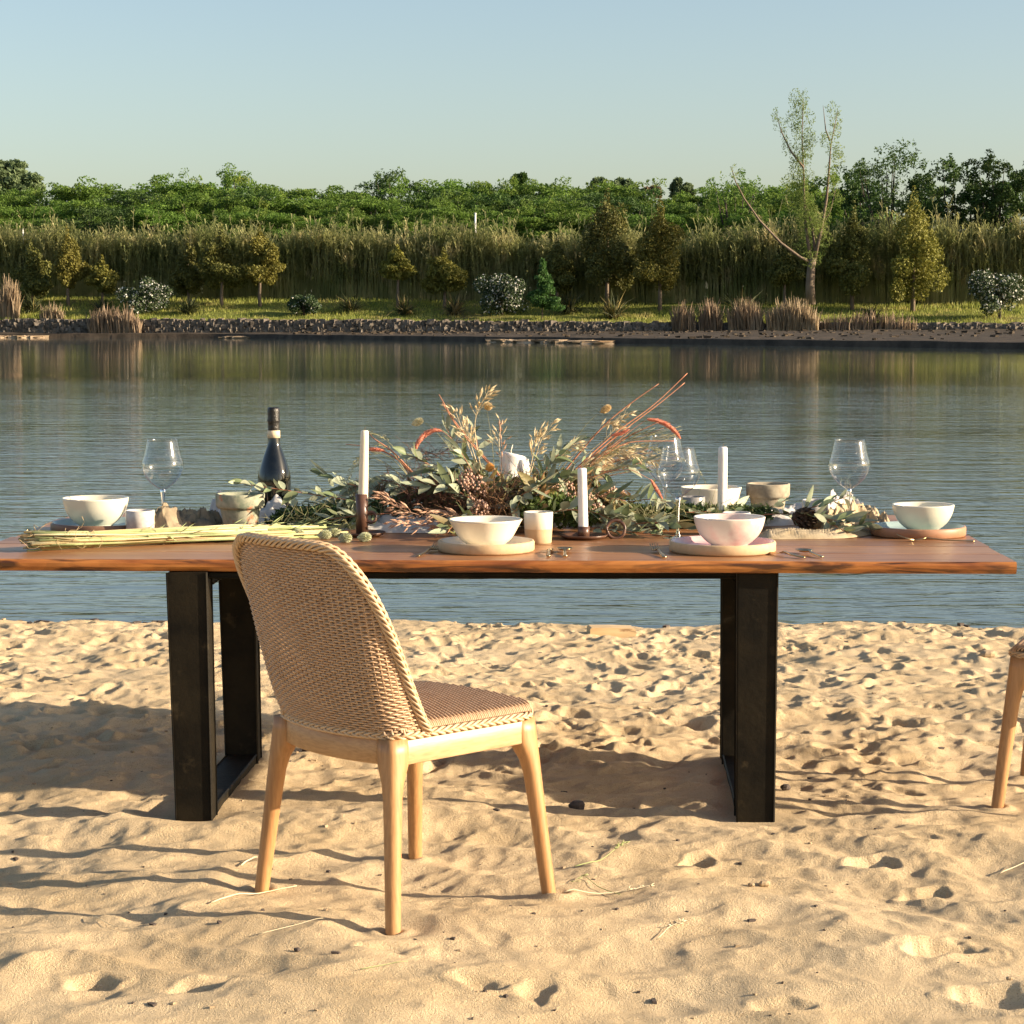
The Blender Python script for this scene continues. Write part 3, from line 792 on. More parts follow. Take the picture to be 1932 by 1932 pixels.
# flax clumps
def blades(n, h, spread, w, rg, droop=.5, base_r=.2, seg=3):
    a = rg.uniform(0, 2 * np.pi, n); tl_ = rg.uniform(.05, 1, n) ** .7 * spread; L = h * rg.uniform(.55, 1.1, n)
    br = base_r * np.sqrt(rg.random(n)); ab = rg.uniform(0, 2 * np.pi, n)
    x0, y0 = br * np.cos(ab), br * np.sin(ab)
    V = np.zeros((n, (seg + 1) * 2, 3)); wv_ = w * rg.uniform(.6, 1.3, n)
    for i in range(seg + 1):
        f = i / seg; th = tl_ * (1 + droop * f * f)
        x = x0 + np.cos(a) * L * f * np.sin(th); y = y0 + np.sin(a) * L * f * np.sin(th); z = L * f * np.cos(th)
        ww = wv_ * (1 - .92 * f ** 1.5) / 2; px_, py_ = -np.sin(ab) * ww, np.cos(ab) * ww
        V[:, 2 * i] = np.stack([x - px_, y - py_, z], -1); V[:, 2 * i + 1] = np.stack([x + px_, y + py_, z], -1)
    k = (seg + 1) * 2; o = np.arange(n)[:, None] * k
    Qd = np.concatenate([np.stack([o[:, 0] + 2 * i, o[:, 0] + 2 * i + 1, o[:, 0] + 2 * i + 3, o[:, 0] + 2 * i + 2], -1) for i in range(seg)])
    return V.reshape(-1, 3), Qd
for px, t, hpx, col, lab in ((192, 4.6, 36, 'phor', 'dark flax clump behind the large dry reeds at left'), (60, 5.2, 38, 'phor', 'dark flax clump near the left edge of the bank'),
                             (356, 5.0, 38, 'phor', 'dark flax clump right of the left oleander'), (661, 6.2, 38, 'phor', 'dark flax clump alone on open grass'),
                             (764, 5.2, 36, 'phory', 'straw yellow flax clump below the small light olive tree'), (858, 5.0, 44, 'phory', 'flax clump with tan leaf tips left of the white oleander'),
                             (1157, 4.6, 52, 'phory', 'large yellow edged flax clump in front of the tall conifer'), (1075, 6.5, 48, 'phor', 'dark flax clump half hidden behind the sapling'),
                             (1399, 5.0, 60, 'phor', 'dark flax clump behind the dry reeds right of centre'), (1646, 3.2, 34, 'phor', 'small dark bushy clump below the slim conifer')):
    b = bank(px, t); k = b.y / F
    V, Qd = blades(150, hpx * k * 1.1, 1.15, .16, rv, base_r=.35)
    mi_ = (rv.random(150) < (.45 if col == 'phory' else .06)).astype(int); mi_ = np.tile(mi_, 3)
    o = link('flax_clump', qmesh('flax_clump', V, Qd, [M['phor'], M['phory']], smooth=False, mi=mi_)); o.location = b; tag(o, lab, 'plant')
# dry reed clumps
for px0, px1, t0, t1, hpx, n, lab in ((166, 265, .2, 1.3, 66, 750, 'large tan dry reed clump at the water left of centre'), (0, 34, 2.2, 3.6, 74, 400, 'tall tan plume grass at the left edge'),
                                      (75, 120, 1.9, 2.6, 34, 220, 'short dry grass clump on top of the left wall'),
                                      (1269, 1312, .8, 1.8, 56, 330, 'leftmost dry reed clump of the right hand reeds'), (1320, 1362, .8, 1.8, 60, 330, 'dry reed clump second from left on the right bank'),
                                      (1375, 1440, .7, 1.8, 62, 480, 'dry reed clump in front of the dark flax at right'), (1448, 1545, .5, 1.8, 74, 900, 'largest dry reed clump below the willow'),
                                      (1550, 1730, .9, 1.7, 40, 420, 'thin dark dry reeds along the right wall')):
    b = bank((px0 + px1) / 2, t0); V, Qd = blades(n, 1.0, .16, .075, rv, base_r=.0, droop=.8)
    V = V.reshape(n, 8, 3)
    for i in range(n):
        f = rv.random(); pxx = px0 + (px1 - px0) * f; q = bank(pxx, rv.uniform(t0, t1)); hh = hpx * q.y / F * (1 - .35 * abs(2 * f - 1) ** 2) * rv.uniform(.7, 1.08)
        if lab.startswith('largest') or lab.startswith('large'): hh *= .8 + .3 * float(noise(pxx * .09, 0., 71))
        V[i] = V[i] * np.array([hh, hh, hh]) + np.array([q.x - b.x, q.y - b.y, max(q.z, -.1) - b.z])
        if rv.random() < .5: V[i][2:, 0] += rv.normal() * .05
    o = link('dry_reed_clump', qmesh('dry_reed_clump', V.reshape(-1, 3), Qd, M['dryreed'], smooth=False)); o.location = b; tag(o, lab, 'reeds')
# ---------------------------------------------------------------- giant reed bed
def reeds():
    n = 10000
    X = rv.uniform(-72, 46, n); t = 12.4 + 3.8 * rv.random(n) ** 1.3 + .5 * noise(X * .3, X * 0, 61)
    Y = shoreY(X) + t / CSH
    z0 = bank_z(t, X)
    H = 5.35 * (1 + .26 * noise(X * .10, X * 0, 62) + .36 * noise(X * .45, X * 0 + 2, 63) + .30 * noise(X * 1.2, t * .6 + 5, 64)) * rv.uniform(.72, 1.10, n) * np.interp(X, [5, 22], [1, 1.12])
    H *= np.where(rv.random(n) < .045, rv.uniform(1.12, 1.35, n), 1)
    la = rv.normal(size=(n, 2)) * .11
    per = 13
    # stems
    Vs = np.zeros((n, 6, 3)); w = .02
    for i, f in enumerate((0, .6, 1)):
        cx = X + la[:, 0] * H * f * f; cy = Y + la[:, 1] * H * f * f; cz = z0 + H * f
        Vs[:, 2 * i] = np.stack([cx - w, cy, cz], -1); Vs[:, 2 * i + 1] = np.stack([cx + w, cy, cz], -1)
    o = np.arange(n) * 6
    Qs = np.concatenate([np.stack([o + 2 * i, o + 2 * i + 1, o + 2 * i + 3, o + 2 * i + 2], -1) for i in (0, 1)])
    # leaves: two quads each, rising then drooping
    m = n * per; k = np.repeat(np.arange(n), per)
    f = rv.uniform(.25, 1.0, m) ** .8; a = rv.uniform(0, 6.283, m); L = rv.uniform(.5, 1.2, m); wl = rv.uniform(.03, .075, m)
    cx = X[k] + la[k, 0] * H[k] * f * f; cy = Y[k] + la[k, 1] * H[k] * f * f; cz = z0[k] + H[k] * f
    up = rv.uniform(.5, 1.3, m)
    dx, dy = np.cos(a), np.sin(a)
    p1 = np.stack([cx + dx * L * .45 * np.cos(up), cy + dy * L * .45 * np.cos(up), cz + L * .5 * np.sin(up)], -1)
    p2 = np.stack([cx + dx * L * .95 * np.cos(up * .6), cy + dy * L * .95 * np.cos(up * .6), cz + L * (.55 * np.sin(up))], -1)
    p0 = np.stack([cx, cy, cz], -1); sd = np.stack([-dy, dx, dx * 0], -1) * wl[:, None]
    Vl = np.stack([p0 - sd * .5, p0 + sd * .5, p1 + sd, p1 - sd, p2], 1)
    ol = np.arange(m) * 5
    Tl = np.stack([ol + 3, ol + 2, ol + 4], -1)
    # everything as triangles
    def tri(q): return np.concatenate([q[:, [0, 1, 2]], q[:, [0, 2, 3]]])
    Ql = np.stack([ol, ol + 1, ol + 2, ol + 3], -1)
    Vall = np.concatenate([Vs.reshape(-1, 3), Vl.reshape(-1, 3)])
    T_ = np.concatenate([tri(Qs), tri(Ql) + n * 6, Tl + n * 6])
    return Vall, T_
rV, rT = reeds()
tag(link('giant_reed_bed', qmesh('giant_reed_bed', rV, rT, M['cane_reed'], smooth=False)), 'dense bed of tall feathery giant reeds behind the bank', 'reeds', kind='stuff')
ug = []
for X in np.arange(-75, 60, 2.2):
    ug.append((X, float(shoreY(X)) + 20 / CSH + rv.uniform(-1, 1), float(bank_z(20., X)) + 1.3, 1.8, 1.5, rv.uniform(1.6, 2.6)))
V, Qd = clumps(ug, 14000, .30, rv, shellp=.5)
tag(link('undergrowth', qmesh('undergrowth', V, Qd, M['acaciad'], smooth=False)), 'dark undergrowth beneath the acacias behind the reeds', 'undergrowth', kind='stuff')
# grass on the bank
n = 42000
X = rv.uniform(-70, 46, n); t = 1.9 + rv.random(n) ** 1.4 * 10.5; Y = shoreY(X) + t / CSH
dens = noise(X * .25, t * .5, 81)
Hh = rv.uniform(.10, .30, n) * (1 + 1.3 * np.clip(dens, -.5, 1)) * np.where(t < 2.3, 1.2, 1); zz = bank_z(t, X) - .05
a = rv.uniform(0, 6.28, n); w = .045
V = np.stack([np.stack([X - w * np.cos(a), Y - w * np.sin(a), zz], -1), np.stack([X + w * np.cos(a), Y + w * np.sin(a), zz], -1), np.stack([X + rv.normal(size=n) * .06, Y + rv.normal(size=n) * .06, zz + Hh + .05], -1)], 1)
tag(link('bank_grass', qmesh('bank_grass', V.reshape(-1, 3), np.arange(3 * n).reshape(n, 3), M['grass'], smooth=False)), 'rough green and straw grass on the far bank', 'grass', kind='stuff')
# white marker poles
for px, t, y0, lab in ((897, 14.6, 404, 'white pole standing up out of the reeds at the middle'), (46, 14.6, 433, 'short white pole above the reeds at far left')):
    b = bank(px, t); h = HC + (604 - y0) * b.y / F - b.z; M.setdefault('white_paint', mat('white_paint', (.75, .74, .70), (.65, .63, .58), 3, rough=.6))
    po = thing('marker_pole', lab, 'pole', b); mb = MB(); mb.tube([(0, 0, -.3), (0, 0, h - .12)], .085, 8); mb.build('post', M['white_paint'], po)
    mb = MB(); mb.lathe([(.0, h), (.07, h), (.105, h - .03), (.105, h - .12), (.0, h - .12)], 8); mb.build('cap', M['white_paint'], po)
# ---------------------------------------------------------------- willow, acacias and the wood behind
b = bank(1532, 7.0); k = b.y / F
def W(px, py, dy=0.): return ((px - 1532) * k, dy, HC + (604 - py) * k - b.z)
rT2 = np.random.default_rng(3)
def pl(pts, dy): return np.array([W(x, y, dy * i / max(1, len(pts) - 1)) for i, (x, y) in enumerate(pts)])
limbs = [(pl([(1530, 575), (1528, 540), (1530, 505), (1533, 488)], 0), .42, .30),
         (pl([(1527, 495), (1508, 487), (1470, 460), (1430, 420), (1400, 380), (1383, 350), (1374, 325)], -2.), .14, .03),
         (pl([(1530, 492), (1520, 440), (1516, 380), (1515, 330), (1512, 262), (1514, 192)], 1.), .16, .02),
         (pl([(1535, 492), (1546, 440), (1556, 380), (1560, 320), (1562, 280), (1574, 215)], -.5), .17, .02),
         (pl([(1561, 270), (1554, 250), (1549, 205)], .3), .08, .015), (pl([(1513, 320), (1490, 290), (1472, 252), (1464, 222)], .8), .10, .015),
         (pl([(1538, 490), (1532, 430), (1525, 400), (1505, 345)], 1.2), .14, .02), (pl([(1548, 430), (1565, 400), (1575, 360)], .4), .08, .015)]
def along(pts, rx, rz, m, s=.9):
    P, _, _ = resample(pts, .8); P = P[int(len(P) * (1 - s)):]
    return [(p[0] + rT2.normal() * rx * .5, p[1] + rT2.normal() * rx * .5, p[2], rx * rT2.uniform(.5, 1), rx * rT2.uniform(.5, 1), rz) for p in P for _ in range(m)]
lb = along(limbs[2][0], .78, .9, 2, .72) + along(limbs[3][0][2:], .8, .7, 1, .75) + along(limbs[5][0], .6, .7, 1, .85) + along(limbs[6][0], 1.0, .8, 2, .95) + along(limbs[7][0], .6, .6, 1, .8) + along(limbs[1][0][5:], .5, .35, 1, .6)
tree_w = thing('willow_tree', 'tall sparse willow with several bare leaning limbs, rising over the reeds', 'tree', b)
V, Qd = clumps(lb, 8600, .12, rT2, hang=.7, shellp=.1, ratio=.28); link('crown', qmesh('crown', V, Qd, M['willow'], smooth=False), tree_w)
link('trunk', trunk_mesh('trunk', limbs, M['bark'], 9), tree_w)
# acacia prototypes: flat layered crowns
def acacia_mesh(seed, R_, h, n, size, leafm, barkm, layers=4, sparse=1.0, umb=False):
    rg = np.random.default_rng(seed); lobes = []; limbs = []
    for l in range(layers):
        f = l / max(1, layers - 1); zc = h * ((.66 + .28 * f) if umb else (.42 + .5 * f))
        for j in range(int((9 + (0 if umb else -4) * f) * sparse)):
            a = rg.uniform(0, 6.28); d = R_ * ((1.0 - .2 * f) if umb else (1 - .45 * f)) * math.sqrt(rg.random())
            x, y = d * math.cos(a), d * math.sin(a); z = zc - (.20 if umb else .12) * h * (d / R_) ** 2 + rg.uniform(-.05, .05) * h
            s = R_ * rg.uniform(.12, .26)
            for q_ in range(5):
                lobes.append((x + rg.normal() * s * 1.1, y + rg.normal() * s * 1.1, z + rg.normal() * h * .04, s * rg.uniform(.4, 1), s * rg.uniform(.4, 1), h * rg.uniform(.02, .05)))
            if j % 2 == 0: limbs.append((wig((x * .1, y * .1, h * .22), (x, y, z), 5, .12, rg), .07 * h / 6, .02))
    limbs.insert(0, (wig((0, 0, -.3), (.1, 0, h * .42), 5, .08, rg), .2 * h / 7, .09 * h / 7))
    limbs.append((wig((.1, 0, h * .4), (0, .2, h * .85), 5, .1, rg), .09 * h / 7, .02))
    V, Qd = clumps(lobes, n, size, rg, shellp=.15, ratio=.42, up=.25)
    return qmesh('crown', V, Qd, leafm, smooth=False), trunk_mesh('trunk', limbs, barkm, 6)
def put(name, label, cat, meshes, loc, rz, sc, group=None):
    t = thing(name, label, cat, loc, rz, group); t.scale = sc
    link('crown', meshes[0], t); link('trunk', meshes[1], t); return t
A1 = [acacia_mesh(100 + i, 5.2, 9.5, 14000, .15, M['acacia'], M['bark_dark'], 5) for i in range(3)] + [acacia_mesh(107, 5.2, 9.5, 11000, .15, M['acaciad'], M['bark_dark'], 5)]
def top_py(px):                        # skyline of the thicket
    return float(np.interp(px, [-80, 0, 100, 200, 280, 340, 430, 520, 690, 760, 850, 900, 1000, 1060, 1120, 1200, 1300, 1420, 1520], [352, 355, 356, 345, 340, 338, 338, 347, 352, 332, 338, 346, 343, 338, 342, 362, 350, 345, 352]))
GT = 'acacia trees of the thicket behind the reeds'
LT = 'feathery green acacia of the thicket behind the reeds'
k_ = 0
for row, (t, drop, stp) in enumerate(((24.5, 52, 62), (32, 26, 62), (42, 3, 56))):
    for px in np.arange(-70, 1560, stp):
        pxx = px + rv.uniform(-16, 16) + row * 21
        b = bank(pxx, t + rv.uniform(-2, 2)); topz = HC + (604 - (top_py(pxx) + drop + rv.uniform(-7, 9))) * b.y / F
        h = topz - b.z; 
        if h < 3: continue
        s = h / 9.5; wide = rv.uniform(.95, 1.25) * max(s, .85)
        put('acacia_tree', LT, 'tree', A1[3 if rv.random() < .12 else k_ % 3], b, rv.uniform(0, 6.28), (wide, wide, s), GT); k_ += 1
# singled-out trees
def special(px, t, top, hw, m_, label, R_=None, layers=4, n=6000, size=.22, sparse=1., name='acacia_tree', umb=False):
    b = bank(px, t); k = b.y / F; h = HC + (604 - top) * k - b.z
    put(name, label, 'tree', acacia_mesh(int(px), hw * k, h, n, size, M[m_], M['bark_dark'], layers, sparse, umb), b, 0, (1, 1, 1))
special(1670, 20, 280, 92, 'acaciad', 'broad umbrella shaped acacia on the skyline right of the willow', layers=3, n=5200, size=.15, sparse=1.25, umb=True)
special(1797, 20, 313, 62, 'acaciad', 'dark acacia between the umbrella shaped one and the right edge', n=6500, size=.17)
special(1868, 18, 300, 58, 'acaciad', 'dark rounded acacia near the right edge of the skyline', n=6500, size=.17)
special(1945, 17, 262, 58, 'acaciad', 'tallest dark acacia at the right edge', n=6500, size=.16)
special(1385, 26, 322, 62, 'acacia', 'light open acacia rising left of the willow', n=2200, size=.15, sparse=.9, umb=True)
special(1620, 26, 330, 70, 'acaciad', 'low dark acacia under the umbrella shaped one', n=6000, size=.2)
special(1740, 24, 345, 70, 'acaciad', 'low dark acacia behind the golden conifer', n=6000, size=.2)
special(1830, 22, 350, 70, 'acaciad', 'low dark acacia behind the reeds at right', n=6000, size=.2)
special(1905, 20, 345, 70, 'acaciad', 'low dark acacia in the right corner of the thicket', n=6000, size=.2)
special(1560, 30, 335, 60, 'acacia', 'acacia seen between the willow limbs', n=4500, size=.2)
def roundtree(px, t, top, hw, bot, m_, label, n=5000, size=.3, lob=14, name='broadleaf_tree', seed=1):
    rg = np.random.default_rng(seed); b = bank(px, t); k = b.y / F; h = HC + (604 - top) * k - b.z; r = hw * k; z0 = HC + (604 - bot) * k - b.z
    lb = []
    for _ in range(int(lob * 1.8)):
        a_, d_ = rg.uniform(0, 6.28), math.sqrt(rg.random()) * .85; f_ = rg.random(); s_ = rg.uniform(.16, .34)
        lb.append((d_ * math.cos(a_) * r, d_ * math.sin(a_) * r, z0 + (h - z0) * (.1 + .82 * f_ * (1 - .55 * d_ * d_)), r * s_, r * s_, (h - z0) * rg.uniform(.08, .16)))
    t_ = thing(name, label, 'tree', b); V, Qd = clumps(lb, n, size, rg, shellp=.7); link('crown', qmesh('crown', V, Qd, M[m_], smooth=False), t_)
    link('trunk', trunk_mesh('trunk', [(wig((0, 0, -.3), (0, 0, (z0 + h) / 2), 4, .1, rg), .35, .12)], M['bark_dark']), t_)
roundtree(20, 75, 298, 62, 380, 'poplar', 'pale dense poplar far off at the left edge', 9000, .42, 20, seed=5)
roundtree(-40, 78, 304, 60, 380, 'poplar', 'pale dense poplar cut off by the left edge', 7000, .42, 18, seed=6)
roundtree(985, 60, 330, 16, 365, 'acaciad', 'small round dark tree top on the skyline at the middle', 1500, .4, 6, seed=7)
for i, (px, top, hw) in enumerate(((1128, 341, 22), (1160, 339, 24), (1186, 345, 16), (1280, 342, 20), (1296, 348, 14))):
    roundtree(px, 80, top, hw, 375, 'poplar', ('leftmost poplar of the three standing together right of the middle', 'middle poplar of the three standing together right of the middle', 'rightmost poplar of the three standing together right of the middle', 'taller poplar of the far pair left of the willow', 'shorter poplar of the far pair left of the willow')[i], 1500, .4, 7, 'poplar_tree', seed=20 + i)
M['dryleaf'] = leaf_mat('brownish_tree_leaf', (.16, .12, .07), (.24, .18, .11), .25)
roundtree(1228, 85, 350, 18, 375, 'dryleaf', 'small brownish tree top far off on the skyline', 900, .4, 6, seed=31)
special(430, 36, 324, 75, 'acacia', 'broad tree top rising highest from the left thicket', n=6000, size=.16)
special(330, 44, 325, 60, 'acacia', 'thin leafy tree top left of the broad highest one', n=3500, size=.16)
special(740, 40, 321, 60, 'acaciad', 'dark leafy tree top on the skyline left of the middle', n=5000, size=.16)
# far background wood closing the horizon
far = []
for X in np.arange(-150, 160, 9.):
    far.append((X, float(shoreY(X)) + 260 + rv.uniform(-20, 20), 6 + rv.uniform(-1, 2), 8, 8, 6))
V, Qd = clumps(far, 9000, 1.1, rv, shellp=.8)
tag(link('distant_wood', qmesh('distant_wood', V, Qd, M['acaciad'], smooth=False)), 'distant dark wood closing the view', 'wood', kind='stuff')
# ---------------------------------------------------------------- things on the table
def glaze(name, c1, c2, lo=.4, hi=.6, sc=6, **kw): return mat(name, c1, c2, sc, rough=kw.pop('rough', .22), lo=lo, hi=hi, **kw)
M['cream'] = glaze('cream_glaze', (.74, .65, .50), (.80, .72, .58), c3=(.57, .46, .32), c3scale=30, c3lo=.70, c3hi=.8)
M['pink'] = mat('pink_glaze', (.60, .33, .34), (.70, .48, .47), 5, rough=.22, c3=(.75, .66, .60), c3scale=3, c3lo=.45, c3hi=.6)
M['aqua'] = glaze('aqua_glaze', (.24, .33, .34), (.34, .44, .43))
M['aquab'] = mat('pale_aqua_glaze', (.74, .67, .53), (.70, .66, .54), 5, rough=.22, c3=(.52, .57, .48), c3scale=5, c3lo=.5, c3hi=.75)
M['pinkb'] = mat('blush_glaze', (.74, .67, .57), (.74, .66, .58), 5, rough=.22, c3=(.64, .40, .37), c3scale=6, c3lo=.5, c3hi=.66)
M['buff'] = mat('buff_stoneware', (.52, .36, .20), (.58, .42, .25), 40, rough=.7, bump=.1, bscale=120, bdist=.001)
M['brownclay'] = mat('brown_stoneware', (.30, .145, .075), (.40, .21, .12), 20, rough=.5)
M['darkclay'] = mat('dark_brown_stoneware', (.14, .075, .045), (.22, .12, .07), 20, rough=.5)
M['greyglaze'] = glaze('grey_speckled_glaze', (.50, .46, .42), (.60, .56, .51), sc=60)
def lathe_thing(name, label, cat, loc, prof, mats, mis=None, n=48, part=None, group=None):
    mb = MB(); mb.lathe(prof, n, mis=mis); 
    o = mb.build(name, mats); o.location = loc; return tag(o, label, cat, group)
def plate(px, py_front, wpx, glz, clay, label):
    # py_front: nearest point of the foot on the table; wpx: width in the photo
    q = at(px, py_front, TZ); r = wpx / F * q.y / 2 * (1 + .5 * wpx / F); c = at(px, py_front, TZ); c.y += r
    h = .030
    t = thing('plate', label, 'plate', c, 0, 'stoneware dinner plates')
    mb = MB(); mb.lathe([(0, .0005), (r * .97, .0005), (r, .005), (r, h - .004), (r - .002, h), (r - .005, h + .0005)], 64); mb.build('body', clay, t)
    mb = MB(); mb.lathe([(r - .005, h + .0005), (r - .010, h - .001), (r - .016, h - .010), (r - .026, .013), (r * .5, .0115), (0, .0115)], 64); mb.build('glazed_well', glz, t)
    return c, r
def bowl(px, c, r, h, glz, label, dz=.0115, rnd=True):
    K = [(.52, .10), (.64, .19), (.80, .37), (.915, .60), (.975, .82), (1., 1.)] if rnd else [(.52, .10), (.67, .24), (.74, .36), (.82, .54), (.91, .76), (1., 1.)]
    t_ = np.linspace(0, 1, 18); KK = np.array(K); s_ = np.linspace(0, 1, len(K)); pr_ = np.stack([np.interp(t_, s_, KK[:, i]) for i in (0, 1)], -1)
    for _ in range(2): pr_[1:-1] = (pr_[:-2] + 2 * pr_[1:-1] + pr_[2:]) / 4
    out_ = [(a * r, b * h) for a, b in pr_]; inn_ = [(max(a * r - .005, 0), b * h + .004) for a, b in pr_[:-1]][::-1]
    mb_ = [(0, .003), (r * .45, .0035), (r * .455, 0.0), (r * .5, 0)] + out_[:-1] + [(r, h - .001), (r - .002, h + .001), (r - .005, h - .0005)] + inn_ + [(r * .3, h * .13), (0, h * .12)]
    return tag(lathe_thing('bowl', label, 'bowl', Vector((c.x, c.y, TZ + dz)), mb_, glz, n=64), None, None, 'ceramic bowls')
pc, pr = plate(916, 1049, 184, M['cream'], M['buff'], 'buff rimmed plate with cream glaze under the bowl beside the chair')
pc2, pr2 = plate(1373, 1051, 202, M['pink'], M['buff'], 'buff rimmed plate with pink glaze under the blush bowl')
pc3, pr3 = plate(1749, 1019, 179, M['aqua'], M['brownclay'], 'brown rimmed plate with aqua glaze at the right table end')
pc4, pr4 = plate(176, 1012, 196, M['aqua'], M['darkclay'], 'dark brown rimmed plate with grey blue glaze at the left table end')
def bowl_on(px, rimpx, pc, h, glz, label, rnd=True):
    d = pc.y; c = atY(px, 1000, d); r = rimpx / F * d / 2
    return bowl(px, Vector((c.x, d, 0)), r, h, glz, label, rnd=rnd)
bowl_on(916, 140, pc, .078, M['cream'], 'wide cream bowl on the buff plate beside the chair', False)
bowl_on(1376, 136, pc2, .086, M['pinkb'], 'cream and blush pink bowl on the pink plate')
bowl_on(1741, 117, pc3, .082, M['aquab'], 'cream bowl with pale green tint at the right table end')
bowl_on(181, 125, pc4, .092, M['aquab'], 'cream bowl standing on the dark rimmed plate at the left')
# bowl and plate of the far side
cb = atY(1341, 985, 6.98); cb.z = 0
bowl(0, cb, 116 / F * 6.98 / 2, .105, M['cream'], 'cream bowl behind the right candle on the far side', dz=.0)
# cups
def cup(px, py, wpx, hpx, label, split=.5, glz=None, clay=None):
    q = at(px, py, TZ); r = wpx / F * q.y / 2; q.y += r; h = hpx / F * q.y
    t = thing('cup', label, 'cup', q, 0, 'handleless stoneware cups')
    hs = h * split
    mb = MB(); mb.lathe([(0, .001), (r * .86, .001), (r * .9, .003), (r * .93, hs * .6), (r * .955, hs)], 40); mb.build('clay_base', clay or M['buff'], t)
    mb = MB(); mb.lathe([(r * .957, hs), (r * .965, hs + .0005), (r, h - .001), (r - .0012, h + .0006), (r - .004, h), (r * .9, hs), (r * .86, .012), (r * .4, .008), (0, .008)], 40); mb.build('glazed_rim', glz or M['greyglaze'], t)
cup(1016, 1028, 56, 60, 'two tone cup with white upper half beside the cream bowl', .47, M['cream'])
cup(260, 1013, 56, 48, 'cup with pale glaze dripping over a brown base beside the left bowl', .28, M['greyglaze'])
cup(1392, 1012, 54, 43, 'small cup just behind the blush bowl', .3, M['greyglaze'])
cup(1308, 993, 48, 54, 'grey cup behind the front wine glass', .2, mat('grey_glaze', (.30, .28, .27), (.38, .36, .34), 30, rough=.3))
cup(1541, 997, 50, 52, 'cup behind the eucalyptus sprig at the right', .3, M['greyglaze'])
# flower pots
M['potpaint'] = mat('weathered_green_grey_pot', (.19, .22, .155), (.42, .40, .29), 30, rough=.85, bump=.35, bscale=60, bdist=.003, c3=(.50, .20, .10), c3scale=22, c3lo=.58, c3hi=.66)
M['potpaint2'] = mat('weathered_grey_brown_pot', (.38, .33, .24), (.20, .16, .115), 28, rough=.85, bump=.25, bscale=50, bdist=.003, c3=(.34, .20, .13), c3scale=9, c3lo=.6, c3hi=.75)
M['soil'] = mat('potting_soil', (.035, .022, .014), (.06, .04, .025), 40, rough=1)
def pot(px, top_py, rimpx, D, m_, label):
    c = atY(px, top_py, D); h = c.z - TZ; r = rimpx / F * D / 2
    t = thing('flower_pot', label, 'flower pot', (c.x, D, TZ), .4, 'weathered terracotta pots')
    mb = MB(); mb.lathe([(0, .001), (r * .66, .001), (r * .68, .004), (r * .82, h * .60)], 44); mb.build('body', m_, t)
    mb = MB(); mb.lathe([(r * .82, h * .595), (r * .93, h * .61), (r * .985, h * .68), (r, h * .97), (r * .985, h), (r * .9, h), (r * .87, h * .93), (r * .8, h * .6), (r * .6, .01), (0, .01)], 44); mb.build('rim', m_, t)
    mb = MB(); mb.lathe([(0, h * .55), (r * .4, h * .56), (r * .78, h * .54)], 24); mb.build('soil', M['soil'], t)
pot(453, 931, 93, 6.62, M['potpaint'], 'weathered green grey pot with orange patches behind the straw bundle')
pot(1449, 912, 83, 7.0, M['potpaint2'], 'weathered brownish grey pot on the far side right of the candle')
# wine glasses
def thin_glass():
    m = bpy.data.materials.new('thin_glass'); m.use_nodes = True; N, L = m.node_tree.nodes, m.node_tree.links
    N.remove(N['Principled BSDF'])
    t = N.new('ShaderNodeBsdfTransparent'); t.inputs[0].default_value = (.965, .97, .97, 1); g = N.new('ShaderNodeBsdfGlossy'); g.inputs['Roughness'].default_value = .075
    f0 = N.new('ShaderNodeLayerWeight'); f0.inputs[0].default_value = .5; pw = N.new('ShaderNodeMath'); pw.operation = 'POWER'; pw.inputs[1].default_value = 3.5
    f = N.new('ShaderNodeMath'); f.operation = 'MULTIPLY_ADD'; f.inputs[1].default_value = .75; f.inputs[2].default_value = .045
    L.new(f0.outputs['Facing'], pw.inputs[0]); L.new(pw.outputs[0], f.inputs[0]); x = N.new('ShaderNodeMixShader')
    L.new(f.outputs[0], x.inputs[0]); L.new(t.outputs[0], x.inputs[1]); L.new(g.outputs[0], x.inputs[2]); L.new(x.outputs[0], N['Material Output'].inputs[0]); return m
def solid_glass():
    m = bpy.data.materials.new('glass'); m.use_nodes = True; b = m.node_tree.nodes['Principled BSDF']
    b.inputs['Transmission Weight'].default_value = 1; b.inputs['Roughness'].default_value = .01; b.inputs['IOR'].default_value = 1.5; b.inputs['Base Color'].default_value = (.97, .98, .98, 1); return m
M['tglass'], M['glass'] = thin_glass(), solid_glass()
